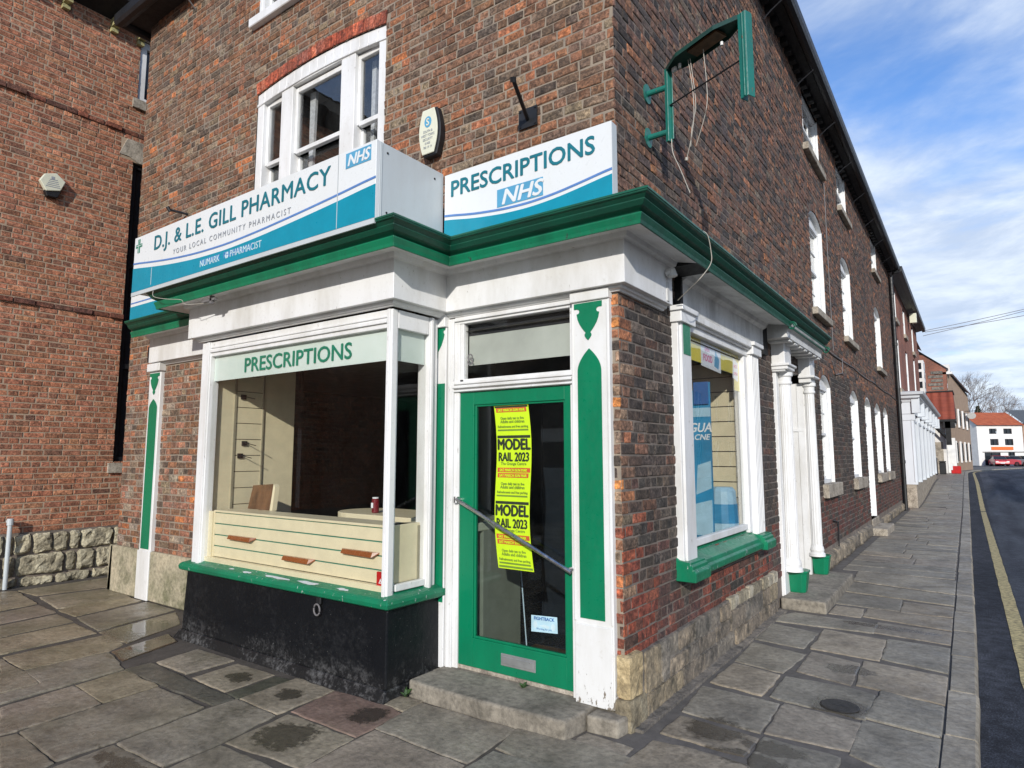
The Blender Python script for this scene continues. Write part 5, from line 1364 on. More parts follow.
# burglar/society plaque on the front
pq=thing('oval_plaque',(-1.66,-.06,4.3),'cream oval-topped alarm plaque with a dark casing on the front brickwork','plaque')
def pqpts(cx,cz,w,h,k=1.0):
    pts=[]
    for i in range(9): t=i/8; pts.append((cx+w*k*(.62+.38*math.sin(t*PI)),cz-h*k+2*h*k*t))
    return pts+[(2*cx-x,z) for x,z in pts[::-1]]
q=MB(); q.prism(pqpts(-1.655,4.32,.130,.205),FR,.012,.075); q.build('casing',M['black'],pq,bevel=.008)
q=MB(); q.prism(pqpts(-1.668,4.325,.118,.192),FR,.0755,.088); q.build('face',M['plaque'],pq,bevel=.004)
q=MB(); q.prism([(-1.668+.045*math.cos(t),4.405+.048*math.sin(t)) for t in [2*PI*i/16 for i in range(16)]],FR,.0885,.090); q.build('round_emblem',M['nhs'],pq)
text('S',FR,-1.668,4.375,.085,M['plaque'],pq,name='emblem_lettering',bold=.03,n=.0915,align='CENTER')
for i,t_ in enumerate(('SOUTH &','WEST YORKS','SECURITY','01405','760 19 19')): text(t_,FR,-1.668,4.315-i*.034,.030 if i<4 else .028,M['lettergrey'],pq,name='small_print',n=.090,align='CENTER',sx=.95)
pq.location.x+=.030; pq.location.z-=.040; pq.scale=(.86,1,1)
# old bracket arm stub on the front
q=MB(); q.prism([(-.775,4.055),(-.615,4.055),(-.615,4.205),(-.775,4.205)],FR,.010,.022)
ab=q.build('wall_bracket',M['black'],W); tag(ab,'black iron arm on a square plate above the PRESCRIPTIONS sign')
q=MB(); q.tube([(-.695,-.02,4.115),(-.60,-.34,4.235)],.015,10); q.tube([(-.605,-.33,4.22),(-.597,-.345,4.25)],.022,8); q.build('arm',M['black'],ab)
for a in (-.76,-.63):
    for c0 in (4.07,4.19): q=MB(); q.prism([(a+.008*math.cos(t),c0+.008*math.sin(t)) for t in [PI*i/3 for i in range(6)]],FR,.022,.030); q.build('bolt',M['black'],ab)
q=MB(); q.tube([(-5.60,-.0,4.50),(-5.68,-.17,4.52)],.014,8); q.tube([(-5.68,-.17,4.50),(-5.69,-.20,4.55)],.022,8); ab=q.build('wall_bracket',M['black'],W); tag(ab,'tiny black rod in the brickwork above the long sign')

# ================================================================== NEIGHBOUR ON THE LEFT
NB=thing('red_brick_neighbour',(NX,-4,0),'plain red-brown brick building with two string courses at the left','building')
NH=8.05; hs=[Hole(.40,1.30,1.55,6.0),Hole(.40,1.30,6.98,7.95)]
wall_sheet(NBF,-16,3.0,0,NH,hs).build('wall_mortar',M['mortarnb'],NB,recalc=False)
q=MB(); q.prism([(-16,0),(3,0),(3,.665),(-16,.665)],NBF,.001,.012); q.build('base_backing',M['mortarside'],NB)
nbm=bricks(NBF,-6.5,3.0,.66,NH-.02,[Hole(h.u0,h.u1,h.v0,h.v1) for h in hs]+[Hole(-5,4,3.60,3.68),Hole(-5,4,6.39,6.47),Hole(.22,1.5,6.0,6.34)],pal_nb,rb,proud=.005,jit=.003,joint=.015,blen=.225,course=.0755)
nbm.build('brickwork',M['bricknb'],NB,recalc=False)
q=MB(); q.add([(NX,-16,0),(NX-7,-16,0),(NX-7,-16,NH),(NX,-16,NH)],[(0,1,2,3)]); q.add([(NX,3,0),(NX-7,3,0),(NX-7,3,NH),(NX,3,NH)],[(0,1,2,3)]); q.build('end_walls',M['bricknb'],NB)
q=MB(); sb2=bricks(NBF,-4.2,.40,3.60,3.675,[],lambda u,v,r:pick([(1,(.17,.06,.04)),(1,(.12,.05,.04))],r),rb,proud=.035,jit=.001,course=.0750)
sb3=bricks(NBF,-4.2,3,6.39,6.47,[],lambda u,v,r:pick([(1,(.17,.06,.04)),(1,(.12,.05,.04))],r),rb,proud=.035,jit=.001,course=.08)
sb2.build('string_course',M['bricknb'],NB,recalc=False); sb3.build('string_course',M['bricknb'],NB,recalc=False)
mb=MB()
for v0,v1,us in ((-.02,.11,[-4,-3.3,-2.6,-1.9,-1.2,-.62,-.22,.2,.6]),(.12,.385,[-4.2,-3.6,-2.9,-2.2,-1.5,-.95,-.80,-.66,-.12,.02,.24,.50,.9,1.3,1.8]),(.395,.655,[-4.2,-3.5,-3.0,-2.3,-1.6,-1.1,-.80,-.70,-.50,-.27,-.08,.05,.46,.80,1.2,1.7])):
    for a_,b_ in zip(us,us[1:]):
        k=rs.choice([1.05,.9,1.2,.8]); rough_box(mb,(NX-.05,a_+.012,v0+.010),(NX+.055+rs.uniform(-.01,.015),b_-.012,v1-.008),amp=.022,step=.03,rnd=.014,col=(k,k*.99,k*.90),fr_=11)
mb.build('rock_faced_base',M['stone'],NB,recalc=False)
q=MB(); q.prism([(.20,6.06),(.34,6.06),(.46,6.0),(1.5,6.0),(1.5,6.33),(.30,6.33)],NBF,-.2,.012); q.build('lintel',M['stonesill'],NB,bevel=.004)
for z_ in (1.40,6.84): q=MB(); q.prism([(.33,z_),(1.4,z_),(1.4,z_+.14),(.33,z_+.14)],NBF,-.1,.045); q.build('window_sill',M['stonesill'],NB)
q=MB()
for a,b2,c0,c1 in ((.40,.47,1.55,6.0),(.47,1.25,1.55,1.62),(.47,1.25,2.9,2.97),(.47,1.25,4.4,4.47),(.47,1.25,5.93,6.0),(.80,.86,1.62,5.93),(1.25,1.3,1.55,6.0)): q.prism([(a,c0),(b2,c0),(b2,c1),(a,c1)],NBF,-.12,-.05)
wf=q.build('window',M['black'],NB); tag(wf,'tall dark framed stair window'); q=MB(); q.prism([(.40,1.55),(1.3,1.55),(1.3,6.0),(.40,6.0)],NBF,-.13,-.10); q.build('pane',M['cglass'],wf)
q=MB()
for a,b2,c0,c1 in ((.40,.50,6.98,7.95),(.50,1.25,6.98,7.05),(.50,1.25,7.85,7.95),(.80,.86,7.05,7.85)): q.prism([(a,c0),(b2,c0),(b2,c1),(a,c1)],NBF,-.08,-.02)
wf=q.build('window',M['white'],NB); q=MB(); q.prism([(.42,7.0),(1.3,7.0),(1.3,7.9),(.42,7.9)],NBF,-.10,-.07); q.build('pane',M['cglass'],wf)
q=MB(); q.sweep([(NX,3.0),(NX,-16.)][::-1],[(0,NH-.02),(.40,NH+.14),(.42,NH+.32),(0,NH+.34)]); q.build('eaves',M['dark'],NB)
md=MB()
for y in (-1.9,-1.28,-.66,-.04,.33):
    for k in range(3): md.box((NX,y,NH-.22+k*.07),(NX+.07+k*.085,y+.09,NH-.22+k*.07+.055))
md.build('eaves_modillion_blocks',plain('yellowed_modillion_paint',(.50,.46,.22),.6,var=.4,scale=20),NB)
q=MB(); q.add([(NX+.45,-16.2,NH+.34),(NX+.45,3,NH+.34),(NX-3.5,3,NH+2.8),(NX-3.5,-16.2,NH+2.8)],[(0,1,2,3)]); q.add([(NX-7,-16.2,NH+.34),(NX-7,3,NH+.34),(NX-3.5,3,NH+2.8),(NX-3.5,-16.2,NH+2.8)],[(0,1,2,3)]); q.add([(NX+.4,-16,NH+.3),(NX-7,-16,NH+.3),(NX-3.5,-16,NH+2.8)],[(0,1,2)]); q.build('roof',roof.data.materials[0],NB)
# alarm box
al=thing('alarm_box',(NX,-.6,5.27),'white hexagonal alarm box with a black base on the red-brown brick wall','alarm box')
hx=[(-.765,5.285),(-.715,5.385),(-.58,5.435),(-.468,5.345),(-.520,5.205),(-.685,5.155)]
q=MB(); q.prism(hx,NBF,.03,.10); q.build('cover',M['plaque'],al,bevel=.010,segs=2)
q=MB(); q.prism([(-.70,5.17),(-.665,5.095),(-.545,5.105),(-.505,5.22),(-.60,5.26)],NBF,.008,.085); q.build('sounder_base',M['black'],al,bevel=.006)
q=MB()
for z,w_ in ((5.22,.085),(5.245,.075),(5.27,.062),(5.295,.055),(5.32,.045)): q.prism([(-.612-w_,z),(-.612+w_,z+.012),(-.612+w_,z+.022),(-.612-w_,z+.010)],NBF,.1005,.102)
q.prism([(-.64,5.335),(-.60,5.34),(-.60,5.375),(-.64,5.37)],NBF,.1005,.102); q.build('emblem',M['lettergrey'],al)
# grey vent pipe at the left edge of the picture
vp=thing('vent_pipe',(NX+.09,-.775,0),'short pale grey upright pipe against the rough stone base at the far left','pipe')
q=MB(); q.tube([(NX+.11,-.775,.0),(NX+.11,-.775,.80)],.026,12); q.build('pipe',M['signside'],vp); q=MB(); q.tube([(NX+.11,-.775,.78),(NX+.11,-.775,.86)],.036,12); q.tube([(NX+.11,-.775,.82),(NX+.02,-.775,.82)],.02,8); q.build('cap',M['signside'],vp)
# little weed by the step
def weed(x,y,z,r,label,h=.07):
    q=MB(); rr=random.Random(int(abs(x)*1000))
    for k in range(9):
        a=rr.uniform(0,2*PI); l=h*rr.uniform(.6,1.2); w_=.010
        dx,dy=math.cos(a),math.sin(a); nx,ny=-dy*w_,dx*w_
        p=[(x,y,z),(x+dx*l*.4+nx,y+dy*l*.4+ny,z+l*.6),(x+dx*l*.9,y+dy*l*.9,z+l*.7),(x+dx*l*.4-nx,y+dy*l*.4-ny,z+l*.55)]
        q.add(p,[(0,1,2,3)])
    o=q.build('weed',M['leaf'],recalc=False); tag(o,label,'weed')
weed(-1.44,-.43,.0,1,'small green weed between the black bay riser and the stone step')
weed(-.72,-.06,.10,1,'tiny yellow-green weed growing at the door threshold',.045)

# ================================================================== FURTHER ALONG THE STREET
FAR=random.Random(4)
def simple_brickmat(name,c,c2,mort=(.24,.20,.17)):
    m=N(name); sx=m.n('SeparateXYZ'); m.l(m.pos(),sx.inputs[0]); cx=m.n('CombineXYZ')
    m.l(m.math('ADD',sx.outputs[0],sx.outputs[1]),cx.inputs[0]); m.l(sx.outputs[2],cx.inputs[1])
    b=m.n('TexBrick'); b.inputs['Scale'].default_value=1; b.inputs['Brick Width'].default_value=.23; b.inputs['Row Height'].default_value=.075; b.inputs['Mortar Size'].default_value=.006
    b.inputs['Color1'].default_value=(*c,1); b.inputs['Color2'].default_value=(*c2,1); b.inputs['Mortar'].default_value=(*mort,1); m.l(cx.outputs[0],b.inputs['Vector'])
    m.col(m.mix(1.0,b.outputs[0],m.ramp(m.noise(.9,6),[(.3,.65),(.7,1.25)]),'MULTIPLY')); m.rough(.9); return m.m
M['redbrick']=simple_brickmat('red_terrace_brick',(.30,.095,.05),(.22,.075,.045)); M['tanbrick']=simple_brickmat('buff_terrace_brick',(.42,.26,.16),(.34,.20,.13))
def tilemat(name,c1,c2,sc=5.0,axis=0):
    m=N(name); sx=m.n('SeparateXYZ'); m.l(m.pos(),sx.inputs[0]); 
    w=m.math('SINE',m.math('MULTIPLY',m.math('ADD',sx.outputs[0],sx.outputs[1]),2*PI*sc))
    r=m.math('FRACT',m.math('MULTIPLY',sx.outputs[2],4.2))
    c=m.ramp(m.noise(1.8,6),[(.3,c1),(.7,c2)]); c=m.mix(m.math('MULTIPLY',m.val(r,.0,.15,1,0),.4),c,(.05,.02,.015)); m.col(c); m.rough(.85); m.nrm(m.bump(w,.8,.04)); return m.m
M['pantile']=tilemat('orange_red_pantiles',(.34,.075,.03),(.50,.13,.05),3.0); M['tilehang']=tilemat('dark_red_tile_hanging',(.20,.045,.03),(.30,.07,.04),2.2); M['slate']=plain('grey_slate',(.10,.11,.12),.7,var=.25)
# second terrace block, red brick
T=thing('red_brick_terrace',(0,26,0),'bright red brick three-storey house just past the black drainpipe','building')
TX=.02; TE=31.3
FT2=lambda u,v,n=0:(TX+n,u,v)
ths=[Hole(20.2,21.0,6.1,7.1),Hole(23.8,24.6,6.1,7.1),Hole(28.0,28.8,6.0,7.1),Hole(20.3,21.1,3.8,5.5),Hole(27.9,28.7,3.7,5.7),Hole(23.9,24.7,3.8,5.5)]
wall_sheet(FT2,19.25,TE,0,7.55,ths).build('wall',M['redbrick'],T,recalc=False)
q=MB(); q.add([(TX,TE,0),(-6.8,TE,0),(-6.8,TE,7.55),(TX,TE,7.55)],[(0,1,2,3)]); q.add([(TX,TE,7.55),(-6.8,TE,7.55),(-3.4,TE,10)],[(0,1,2)]); q.build('gable_wall',M['redbrick'],T)
q=MB(); q.add([(TX+.34,19.2,7.50),(TX+.34,TE+.2,7.50),(-3.4,TE+.2,10.1),(-3.4,19.2,10.1)],[(0,1,2,3)]); q.add([(-7,19.2,7.5),(-7,TE+.2,7.5),(-3.4,TE+.2,10.1),(-3.4,19.2,10.1)],[(0,1,2,3)]); q.build('roof',M['slate'],T)
q=MB(); q.sweep([(TX,19.25),(TX,TE+.2)],[(0,7.38),(.22,7.43),(.24,7.36),(.36,7.38),(.37,7.54),(0,7.54)]); q.build('gutter',M['black'],T)
for h in ths:
    q=MB()
    a,b2,c0,c1=h.u0,h.u1,h.v0,h.v1
    for x0,x1,z0,z1 in ((a,a+.09,c0,c1),(b2-.09,b2,c0,c1),(a+.09,b2-.09,c0,c0+.08),(a+.09,b2-.09,c1-.08,c1),(a+.09,b2-.09,(c0+c1)/2-.03,(c0+c1)/2+.03)): q.prism([(x0,z0),(x1,z0),(x1,z1),(x0,z1)],FT2,-.12,-.03)
    q.prism([(b2-.015,c0),(b2,c0),(b2,c1),(b2-.015,c1)],FT2,-.12,-.001)
    w_=q.build('window',M['white_far'],T); q=MB(); q.prism([(a+.09,c0+.08),(b2-.09,c0+.08),(b2-.09,c1-.08),(a+.09,c1-.08)],FT2,-.10,-.08); q.build('pane',M['cglass'],w_)
    q=MB(); q.prism([(a-.1,c0-.14),(b2+.1,c0-.14),(b2+.1,c0),(a-.1,c0)],FT2,-.1,.08); q.build('sill',M['stonesill'],w_)
al=thing('wall_box',(TX,26.2,7.0),'cream square box high on the red brick wall under the gutter','box')
q=MB(); q.box((TX+.08,26.0,6.9),(TX+.32,26.25,7.28)); q.build('housing',M['plaque'],al,bevel=.01); q=MB(); q.box((TX,26.08,6.98),(TX+.08,26.16,7.06)); q.tube([(TX+.05,26.12,7.0),(TX+.2,26.12,6.8)],.02,6); q.build('bracket',M['black'],al)
# shopfront projecting from it
S=thing('white_shopfront',(.3,27,0),'pale white wooden shopfront with a bracketed cornice and buff stone base','shopfront')
sy0,sy1=20.3,35.0
def sxx(y): return .30-.004*(y-20)
def sz_(y): return hz(y)
q=MB()
n_=6
ybr=[sy0+(sy1-sy0)*i/n_ for i in range(n_+1)]
base=MB(); base.add([(TX,sy0,-.1),(sxx(sy0)+.02,sy0,-.1),(sxx(sy0)+.02,sy0,.72),(TX,sy0,.72),(TX,sy1,-.1),(sxx(sy1)+.02,sy1,-.1),(sxx(sy1)+.02,sy1,.72),(TX,sy1,.72)],[(0,1,2,3),(1,5,6,2),(5,4,7,6),(3,2,6,7)])
base.build('stone_base',M['stonesill'],S)
for i in range(n_+1):
    y=ybr[i]; x=sxx(y); q.box((TX,y-(0 if i==0 else .14),.72),(x+.06,y+.16,2.95)); q.box((TX,y-.02,2.75),(x+.10,y+.2,2.95))
q.box((TX,sy0+.02,.72),(sxx(sy1)-.0,sy1,.86)); q.box((TX,sy0+.02,2.72),(sxx(sy0)+.01,sy1,2.80))
for i in range(n_*4):
    y=sy0+(sy1-sy0)*i/(n_*4); q.box((sxx(y)-.02,y-.02,.8),(sxx(y)+.012,y+.05,2.78))
q.build('pilasters',M['shopwhite'],S,bevel=.006)
q=MB()
q.box((TX,sy0-.02,2.96),(.36,sy0+.02,3.34)); q.add([(.36,sy0-.02,2.96),(.36,sy0-.02,3.34),(.30,sy1,3.34),(.30,sy1,2.96)],[(0,1,2,3)]); q.build('fascia_board',M['shopwhite'],S)
q=MB(); q.sweep([(TX,sy0),(.36,sy0),(.30,sy1)],[(-.1,3.34),(.05,3.34),(.08,3.42),(.20,3.46),(.22,3.54),(.30,3.56),(.33,3.64),(-.1,3.70)]); q.build('cornice',M['shopwhite'],S)
for i in range(44): y=sy0+.15+i*.33; q=MB(); q.box((.33,y,3.22),(.46,y+.13,3.36)); q.build('cornice_dentil',M['shopwhite'],S)
for i in range(n_+1): q=MB(); q.box((.33,ybr[i]-.1,2.98),(.55,ybr[i]+.16,3.44)); q.build('cornice_bracket',M['shopwhite'],S)
q=MB(); q.add([(TX-.0,sy0+.04,.86),(sxx(sy0)-.05,sy0+.04,.86),(sxx(sy0)-.05,sy0+.04,2.72),(TX,sy0+.04,2.72)],[(0,1,2,3)])
q.add([(sxx(sy0)-.03,sy0+.16,.86),(sxx(sy1)-.03,sy1,.86),(sxx(sy1)-.03,sy1,2.72),(sxx(sy0)-.03,sy0+.16,2.72)],[(0,1,2,3)]); q.build('window_glass',M['cglass'],S)
text('Bakers',lambda u,v,n=0:(.362+n,22.0+u,3.05+v),0,0,.26,M['tanpaint'],S,name='faint_lettering',sx=1.6,n=.01) if False else None
# tall sash bay above it
q=MB(); q.box((-.5,37.0,3.9),(-.02,39.0,6.5)); ub=thing('white_bay_window_house',(-3,40,0),'small white tall sash window on a red brick wall beyond the shopfront','house')
q=MB(); q.box((-6,36.5,0),(-.55,44,8.2)); q.add([(-.4,36.4,8.2),(-.4,44,8.2),(-3,44,10),(-3,36.4,10)],[(0,1,2,3)]); q.build('wall',M['redbrick'],ub)
q=MB(); q.box((-.55,38.2,4.6),(-.10,39.4,6.9)); wf=q.build('window',M['white'],ub); q=MB()
for zz in (4.8,5.35,5.9,6.4):
    q.box((-.45,38.185,zz),(-.2,38.199,zz+.35)); q.box((-.099,38.4,zz),(-.085,39.2,zz+.35))
q.build('pane',M['cglass'],wf)
# tile-hung jetty over the path
J=thing('tile_hung_jetty',(.3,47.5,0),'projecting upper storey hung with dark red tiles on a black timber bracket','jetty building')
q=MB(); q.prism([(-1.2,3.95),(1.02,3.95),(1.02,5.0),(.98,5.78),(-1.2,5.78)],lambda u,v,n:(u,47+n,v+.0),0,3.2); q.build('tile_hanging',M['tilehang'],J)
q=MB(); q.box((-1.2,46.95,5.781),(1.03,50.2,5.86)); q.build('roof_edge',M['dark'],J)
q=MB(); q.box((-1.2,46.95,3.84),(1.06,50.2,3.98)); q.box((.45,46.98,2.3),(.75,47.3,3.85)); q.tube([(-.35,47.1,3.8),(.5,47.1,2.75)],.09,4); q.box((.35,46.98,3.4),(1.0,47.25,3.85)); q.build('timber_bracket',M['dark'],J)
q=MB(); q.box((-5,47.6,0),(.42,50,3.84)); q.build('wall',M['render'],J)
q=MB(); q.box((-.65,47.57,.3),(.25,47.61,2.5)); q.box((-.25,47.55,.3),(-.2,47.6,2.5)); q.build('door',M['stonesill'],J)
q=MB(); q.box((.43,49.0,.3),(.9,49.9,2.8)); q.box((.91,49.15,1.1),(.925,49.75,2.6)); q.build('window',M['white'],J)
# gabled brick house and its buff front
G=thing('gabled_brick_house',(-1,62,0),'red brick gabled house with stone quoins, chimneys and a buff painted front','house')
q=MB(); q.prism([(-8,0),(.5,0),(.5,8.55),(-1.0,9.75),(-8,12.0)],lambda u,v,n:(u,58+n,v),0,.3); q.build('gable_wall',M['redbrick'],G)
q=MB(); q.add([(.52,58,0),(1.75,74,0),(1.75,74,7.1+.5),(.52,58,8.4)],[(0,1,2,3)]); q.add([(1.75,74,0),(-4,74,0),(-4,74,7.6),(1.75,74,7.6)],[(0,1,2,3)]); q.build('front_wall',M['tanpaint'],G)
q=MB(); q.add([(.62,57.8,8.55),(2.05,74.3,7.6),(-1.5,74.3,10.0),(-2.2,57.8,10.9)],[(0,1,2,3)]); q.add([(.62,57.8,8.40),(2.05,74.3,7.45),(2.05,74.3,7.62),(.62,57.8,8.57)],[(0,1,2,3)]); q.build('roof',roof.data.materials[0],G)
q=MB(); 
for i in range(9): q.box((-.75 if i%2 else -.55,57.95,5.6+i*.32),(.25,57.99,5.6+i*.32+.22))
q.build('dark_quoins',M['stonedark'],G)
q=MB(); q.box((-.1,58.1,8.3),(.75,59.0,8.9)); q.box((-.3,58.0,8.1),(.9,59.1,8.28)); q.build('gable_cap',M['render'],G)
for x,y,z in ((-2.3,60,10.2),(-3.1,60.5,10.7)):
    q=MB(); q.box((x,y,z),(x+.8,y+.9,z+1.6)); ch=q.build('chimney',M['redbrick'],G); q=MB()
    for k in range(2): q.lathe([(.13,z+1.6),(.15,z+1.65),(.11,z+2.3),(.14,z+2.35)],x+.22+k*.38,y+.45,8)
    q.build('chimney_pot',M['tanpaint'],ch)
for i,y in enumerate((60,63.5,67,70.5)):
    xa=.52+(y-58)*1.23/16
    for z0,z1 in ((1.0,2.8),(4.0,5.6)):
        q=MB(); q.box((xa+.01,y,z0),(xa+.14,y+1.3,z1)); wf=q.build('window',M['white_far'],G)
        q=MB(); q.box((xa+.13,y+.15,z0+.15),(xa+.15+.09,y+1.15,z1-.15)); q.build('pane',M['cglass'],wf)
# buff shopfront + oval hanging sign beyond
M['signfar']=plain('dull_white_panel',(.42,.42,.40),.6)
os_=thing('round_hanging_sign',(1.9,70,5),'small round white hanging sign on the buff house in the distance','sign')
q=MB(); q.prism([(1.95+.34*math.cos(t),5.3+.30*math.sin(t)) for t in [2*PI*i/16 for i in range(16)]],lambda u,v,n:(u,70+n,v),0,.1); q.build('panel',M['signfar'],os_); q=MB(); q.tube([(1.2,70.05,5.75),(2.3,70.05,5.75)],.03,6); q.build('bracket_arm',M['black'],os_)
# low wall, bins, barrier
bn=thing('wheelie_bin',(-.2,43.5,hz(43.5)),'dark wheeled bin standing at the end of the footpath by the white shopfront','bin')
q=MB(); q.box((-.45,43.2,hz(43)),(.02,43.7,hz(43)+.95)); q.build('body',M['black'],bn,bevel=.03); q=MB(); q.box((-.47,43.16,hz(43)+.955),(.04,43.74,hz(43)+1.03)); q.build('lid',M['cardark'],bn,bevel=.02)
bn=thing('wheelie_bin',(.3,45.0,hz(45)),'second dark wheeled bin, nearer the red street barrier','bin')
q=MB(); q.box((.06,44.8,hz(43)),(.40,45.2,hz(43)+.75)); q.build('body',M['black'],bn,bevel=.03); q=MB(); q.box((.04,44.76,hz(43)+.755),(.42,45.24,hz(43)+.82)); q.build('lid',M['black'],bn,bevel=.02)
rb_=thing('red_barrier',(.95,47,hz(47)),'small bright red street barrier at the end of the footpath','barrier')
q=MB(); q.box((.62,46.2,hz(46)+.02),(1.15,46.5,hz(46)+.5)); q.build('block',M['red'],rb_,bevel=.03); q=MB(); q.box((.60,46.15,hz(46)+.25),(.72,46.19,hz(46)+.6)); q.build('reflector',M['paper'],rb_)

# white house across the end of the street
rr=Vector((math.cos(YAW),math.sin(YAW),0)); ff=Vector((-math.sin(YAW),math.cos(YAW),0))
def endp(px,D,z=0):
    a=(px-512)/F_PX; p=CAM+ff*(D*math.cos(PITCH))+rr*(a*D); return Vector((p.x,p.y,z))
HO=endp(973,97); 
def HW(u,v,n=0): p=HO+rr*u-ff*n; return (p.x,p.y,v)
zg=hz(97)-.1
Hs=thing('white_rendered_house',tuple(HO),'white rendered house with orange pantile roof at the end of the street','house')
holes=[Hole(1.85,3.0,4.8,5.6),Hole(4.0,5.25,4.8,5.6),Hole(1.9,3.15,3.1,4.05),Hole(4.1,5.35,3.1,4.05),Hole(.9,3.3,.1,2.0),Hole(4.45,5.45,.9,2.05),Hole(6.0,7.0,.9,2.05)]
wall_sheet(HW,0,6.85,zg,6.15,holes[:6]).build('wall',M['render'],Hs,recalc=False)
q=MB(); q.add([HW(-.0,zg,0),HW(-.6,zg,-6),HW(-.6,6.15,-6),HW(0,6.15,0)],[(0,1,2,3)]); q.add([HW(0,6.15,0),HW(-.6,6.15,-6),HW(.2,8.2,-3.2)],[(0,1,2)]); q.build('end_wall',M['render'],Hs)
q=MB(); q.prism([(-.2,0),(6.9,0),(6.9,.06),(-.2,.06)],lambda u,v,n:HW(u+.0*v,6.1+n*2.1,.35-n*3.4+v),0,1); q.build('roof',M['pantile'],Hs)
for h in holes[:6]:
    q=MB(); q.prism([(h.u0,h.v0),(h.u1,h.v0),(h.u1,h.v1),(h.u0,h.v1)],HW,-.25,-.2); q.prism([(h.u0,h.v0),(h.u0+.1,h.v0),(h.u0+.1,h.v1),(h.u0,h.v1)],HW,-.2,-.05); q.prism([((h.u0+h.u1)/2-.05,h.v0),((h.u0+h.u1)/2+.05,h.v0),((h.u0+h.u1)/2+.05,h.v1),((h.u0+h.u1)/2-.05,h.v1)],HW,-.2,-.1); q.build('window',M['cglass'],Hs)
q=MB(); q.prism([(1.95,2.42),(5.2,2.42),(5.2,2.88),(1.95,2.88)],HW,.0,.12); q.build('shop_fascia',M['orange'],Hs)
q=MB(); q.prism([(.6,2.05),(6.8,2.05),(6.8,2.15),(.6,2.15)],HW,0,.1); q.build('shop_cornice',M['slate'],Hs)
Hb=thing('buff_brick_house',tuple(HO+rr*7),'buff brick house with a dark slate roof at the right edge behind the parked cars','house')
q=MB(); q.prism([(6.9,zg),(16,zg),(16,6.4),(6.9,6.4)],HW,-5,.02); q.build('wall',M['tanbrick'],Hb)
q=MB(); q.prism([(6.9,0),(16,0),(16,.06),(6.9,.06)],lambda u,v,n:HW(u,6.3+n*2.3,.35-n*3.4+v),0,1); q.build('roof',M['slate'],Hb)
q=MB()
for a,b2,c0,c1 in ((7.6,8.5,.4,1.9),(9.2,10.4,.8,2.0),(8,9.1,3.2,4.4),(11,12.1,3.2,4.4),(11.2,12.6,.8,2.0)): q.prism([(a,c0),(b2,c0),(b2,c1),(a,c1)],HW,.03,.06)
wf=q.build('window',M['cglass'],Hb); q=MB(); q.prism([(6.9,2.1),(9.0,2.1),(9.0,2.3),(6.9,2.3)],HW,.03,.2); q.build('shop_cornice',M['slate'],Hb)

# parked cars in front of it
def car(body,label,px,D,yaw,hatch=True):
    t=bpy.data.objects.new('parked_car',None); COL.objects.link(t); p=endp(px,D,hz(98)-.085); t.location=p; t.rotation_euler=(0,0,YAW+yaw); tag(t,label,'car','cars parked at the end of the street'); t['_o']=(0,0,0)
    L,Wd=4.0,1.7
    prof=[(-2,.35),(-1.98,.72),(-1.85,.90),(-1.2,.95),(.75,.98),(1.6,.86),(1.95,.70),(2.0,.35),(1.75,.22),(-1.8,.22)]
    o=MB(); P=lambda u,v,n:(u,n,v); o.prism(prof,P,-Wd/2,Wd/2); 
    o.build('body',body,t,bevel=.06,segs=2)
    o=MB(); a=[(-1.85,.92),(-1.55,1.40),(.15,1.44),(.95,.96)]
    vs=[(u,-Wd/2+.06+(.14 if v>1.1 else 0),v) for u,v in a]+[(u,Wd/2-.06-(.14 if v>1.1 else 0),v) for u,v in a]; o.add(vs,[(0,1,2,3),(4,7,6,5),(0,4,5,1),(1,5,6,2),(2,6,7,3),(3,7,4,0)]); cab=o.build('window',M['cglass'],t,bevel=.03)
    o=MB(); o.box((-1.55,-.70,1.39),(.15,.70,1.47)); 
    o.build('roof',body,t,bevel=.03)
    for x in (-1.25,1.25):
        for s in (-1,1):
            o=MB(); pts=[(x+.31*math.cos(k*PI/8),.31+.31*math.sin(k*PI/8)) for k in range(16)]; o.prism(pts,P,s*(Wd/2-.18),s*(Wd/2+.01)); w_=o.build('wheel',M['tyre'],t)
            o=MB(); pts=[(x+.18*math.cos(k*PI/5),.31+.18*math.sin(k*PI/5)) for k in range(10)]; o.prism(pts,P,s*(Wd/2+.011),s*(Wd/2+.02)); o.build('rim',M['steel'],w_)
    for s in (-1,1):
        o=MB(); o.box((1.9,s*.45,.58),(2.0,s*.80,.72)); o.build('headlight',M['lampwhite'],t,bevel=.01)
        o=MB(); o.box((-2.02,s*.55,.62),(-1.94,s*.80,.80)); o.build('tail_light',M['red'],t,bevel=.01)
    o=MB(); o.box((1.99,-.26,.38),(2.02,.26,.48)); o.build('number_plate',M['paper'],t)
car(M['carred'],'red hatchback parked in front of the white house, nearest the pavement',992.5,94,rad(-115))
car(M['carpink'],'faded red car parked beside the red hatchback in front of the white house',1003,95,rad(-60))
car(M['carsilver'],'silver car parked right of the two red cars',1013.5,94,rad(-75))
car(M['cardark'],'dark green car cut by the right edge of the picture',1025,93,rad(-80))

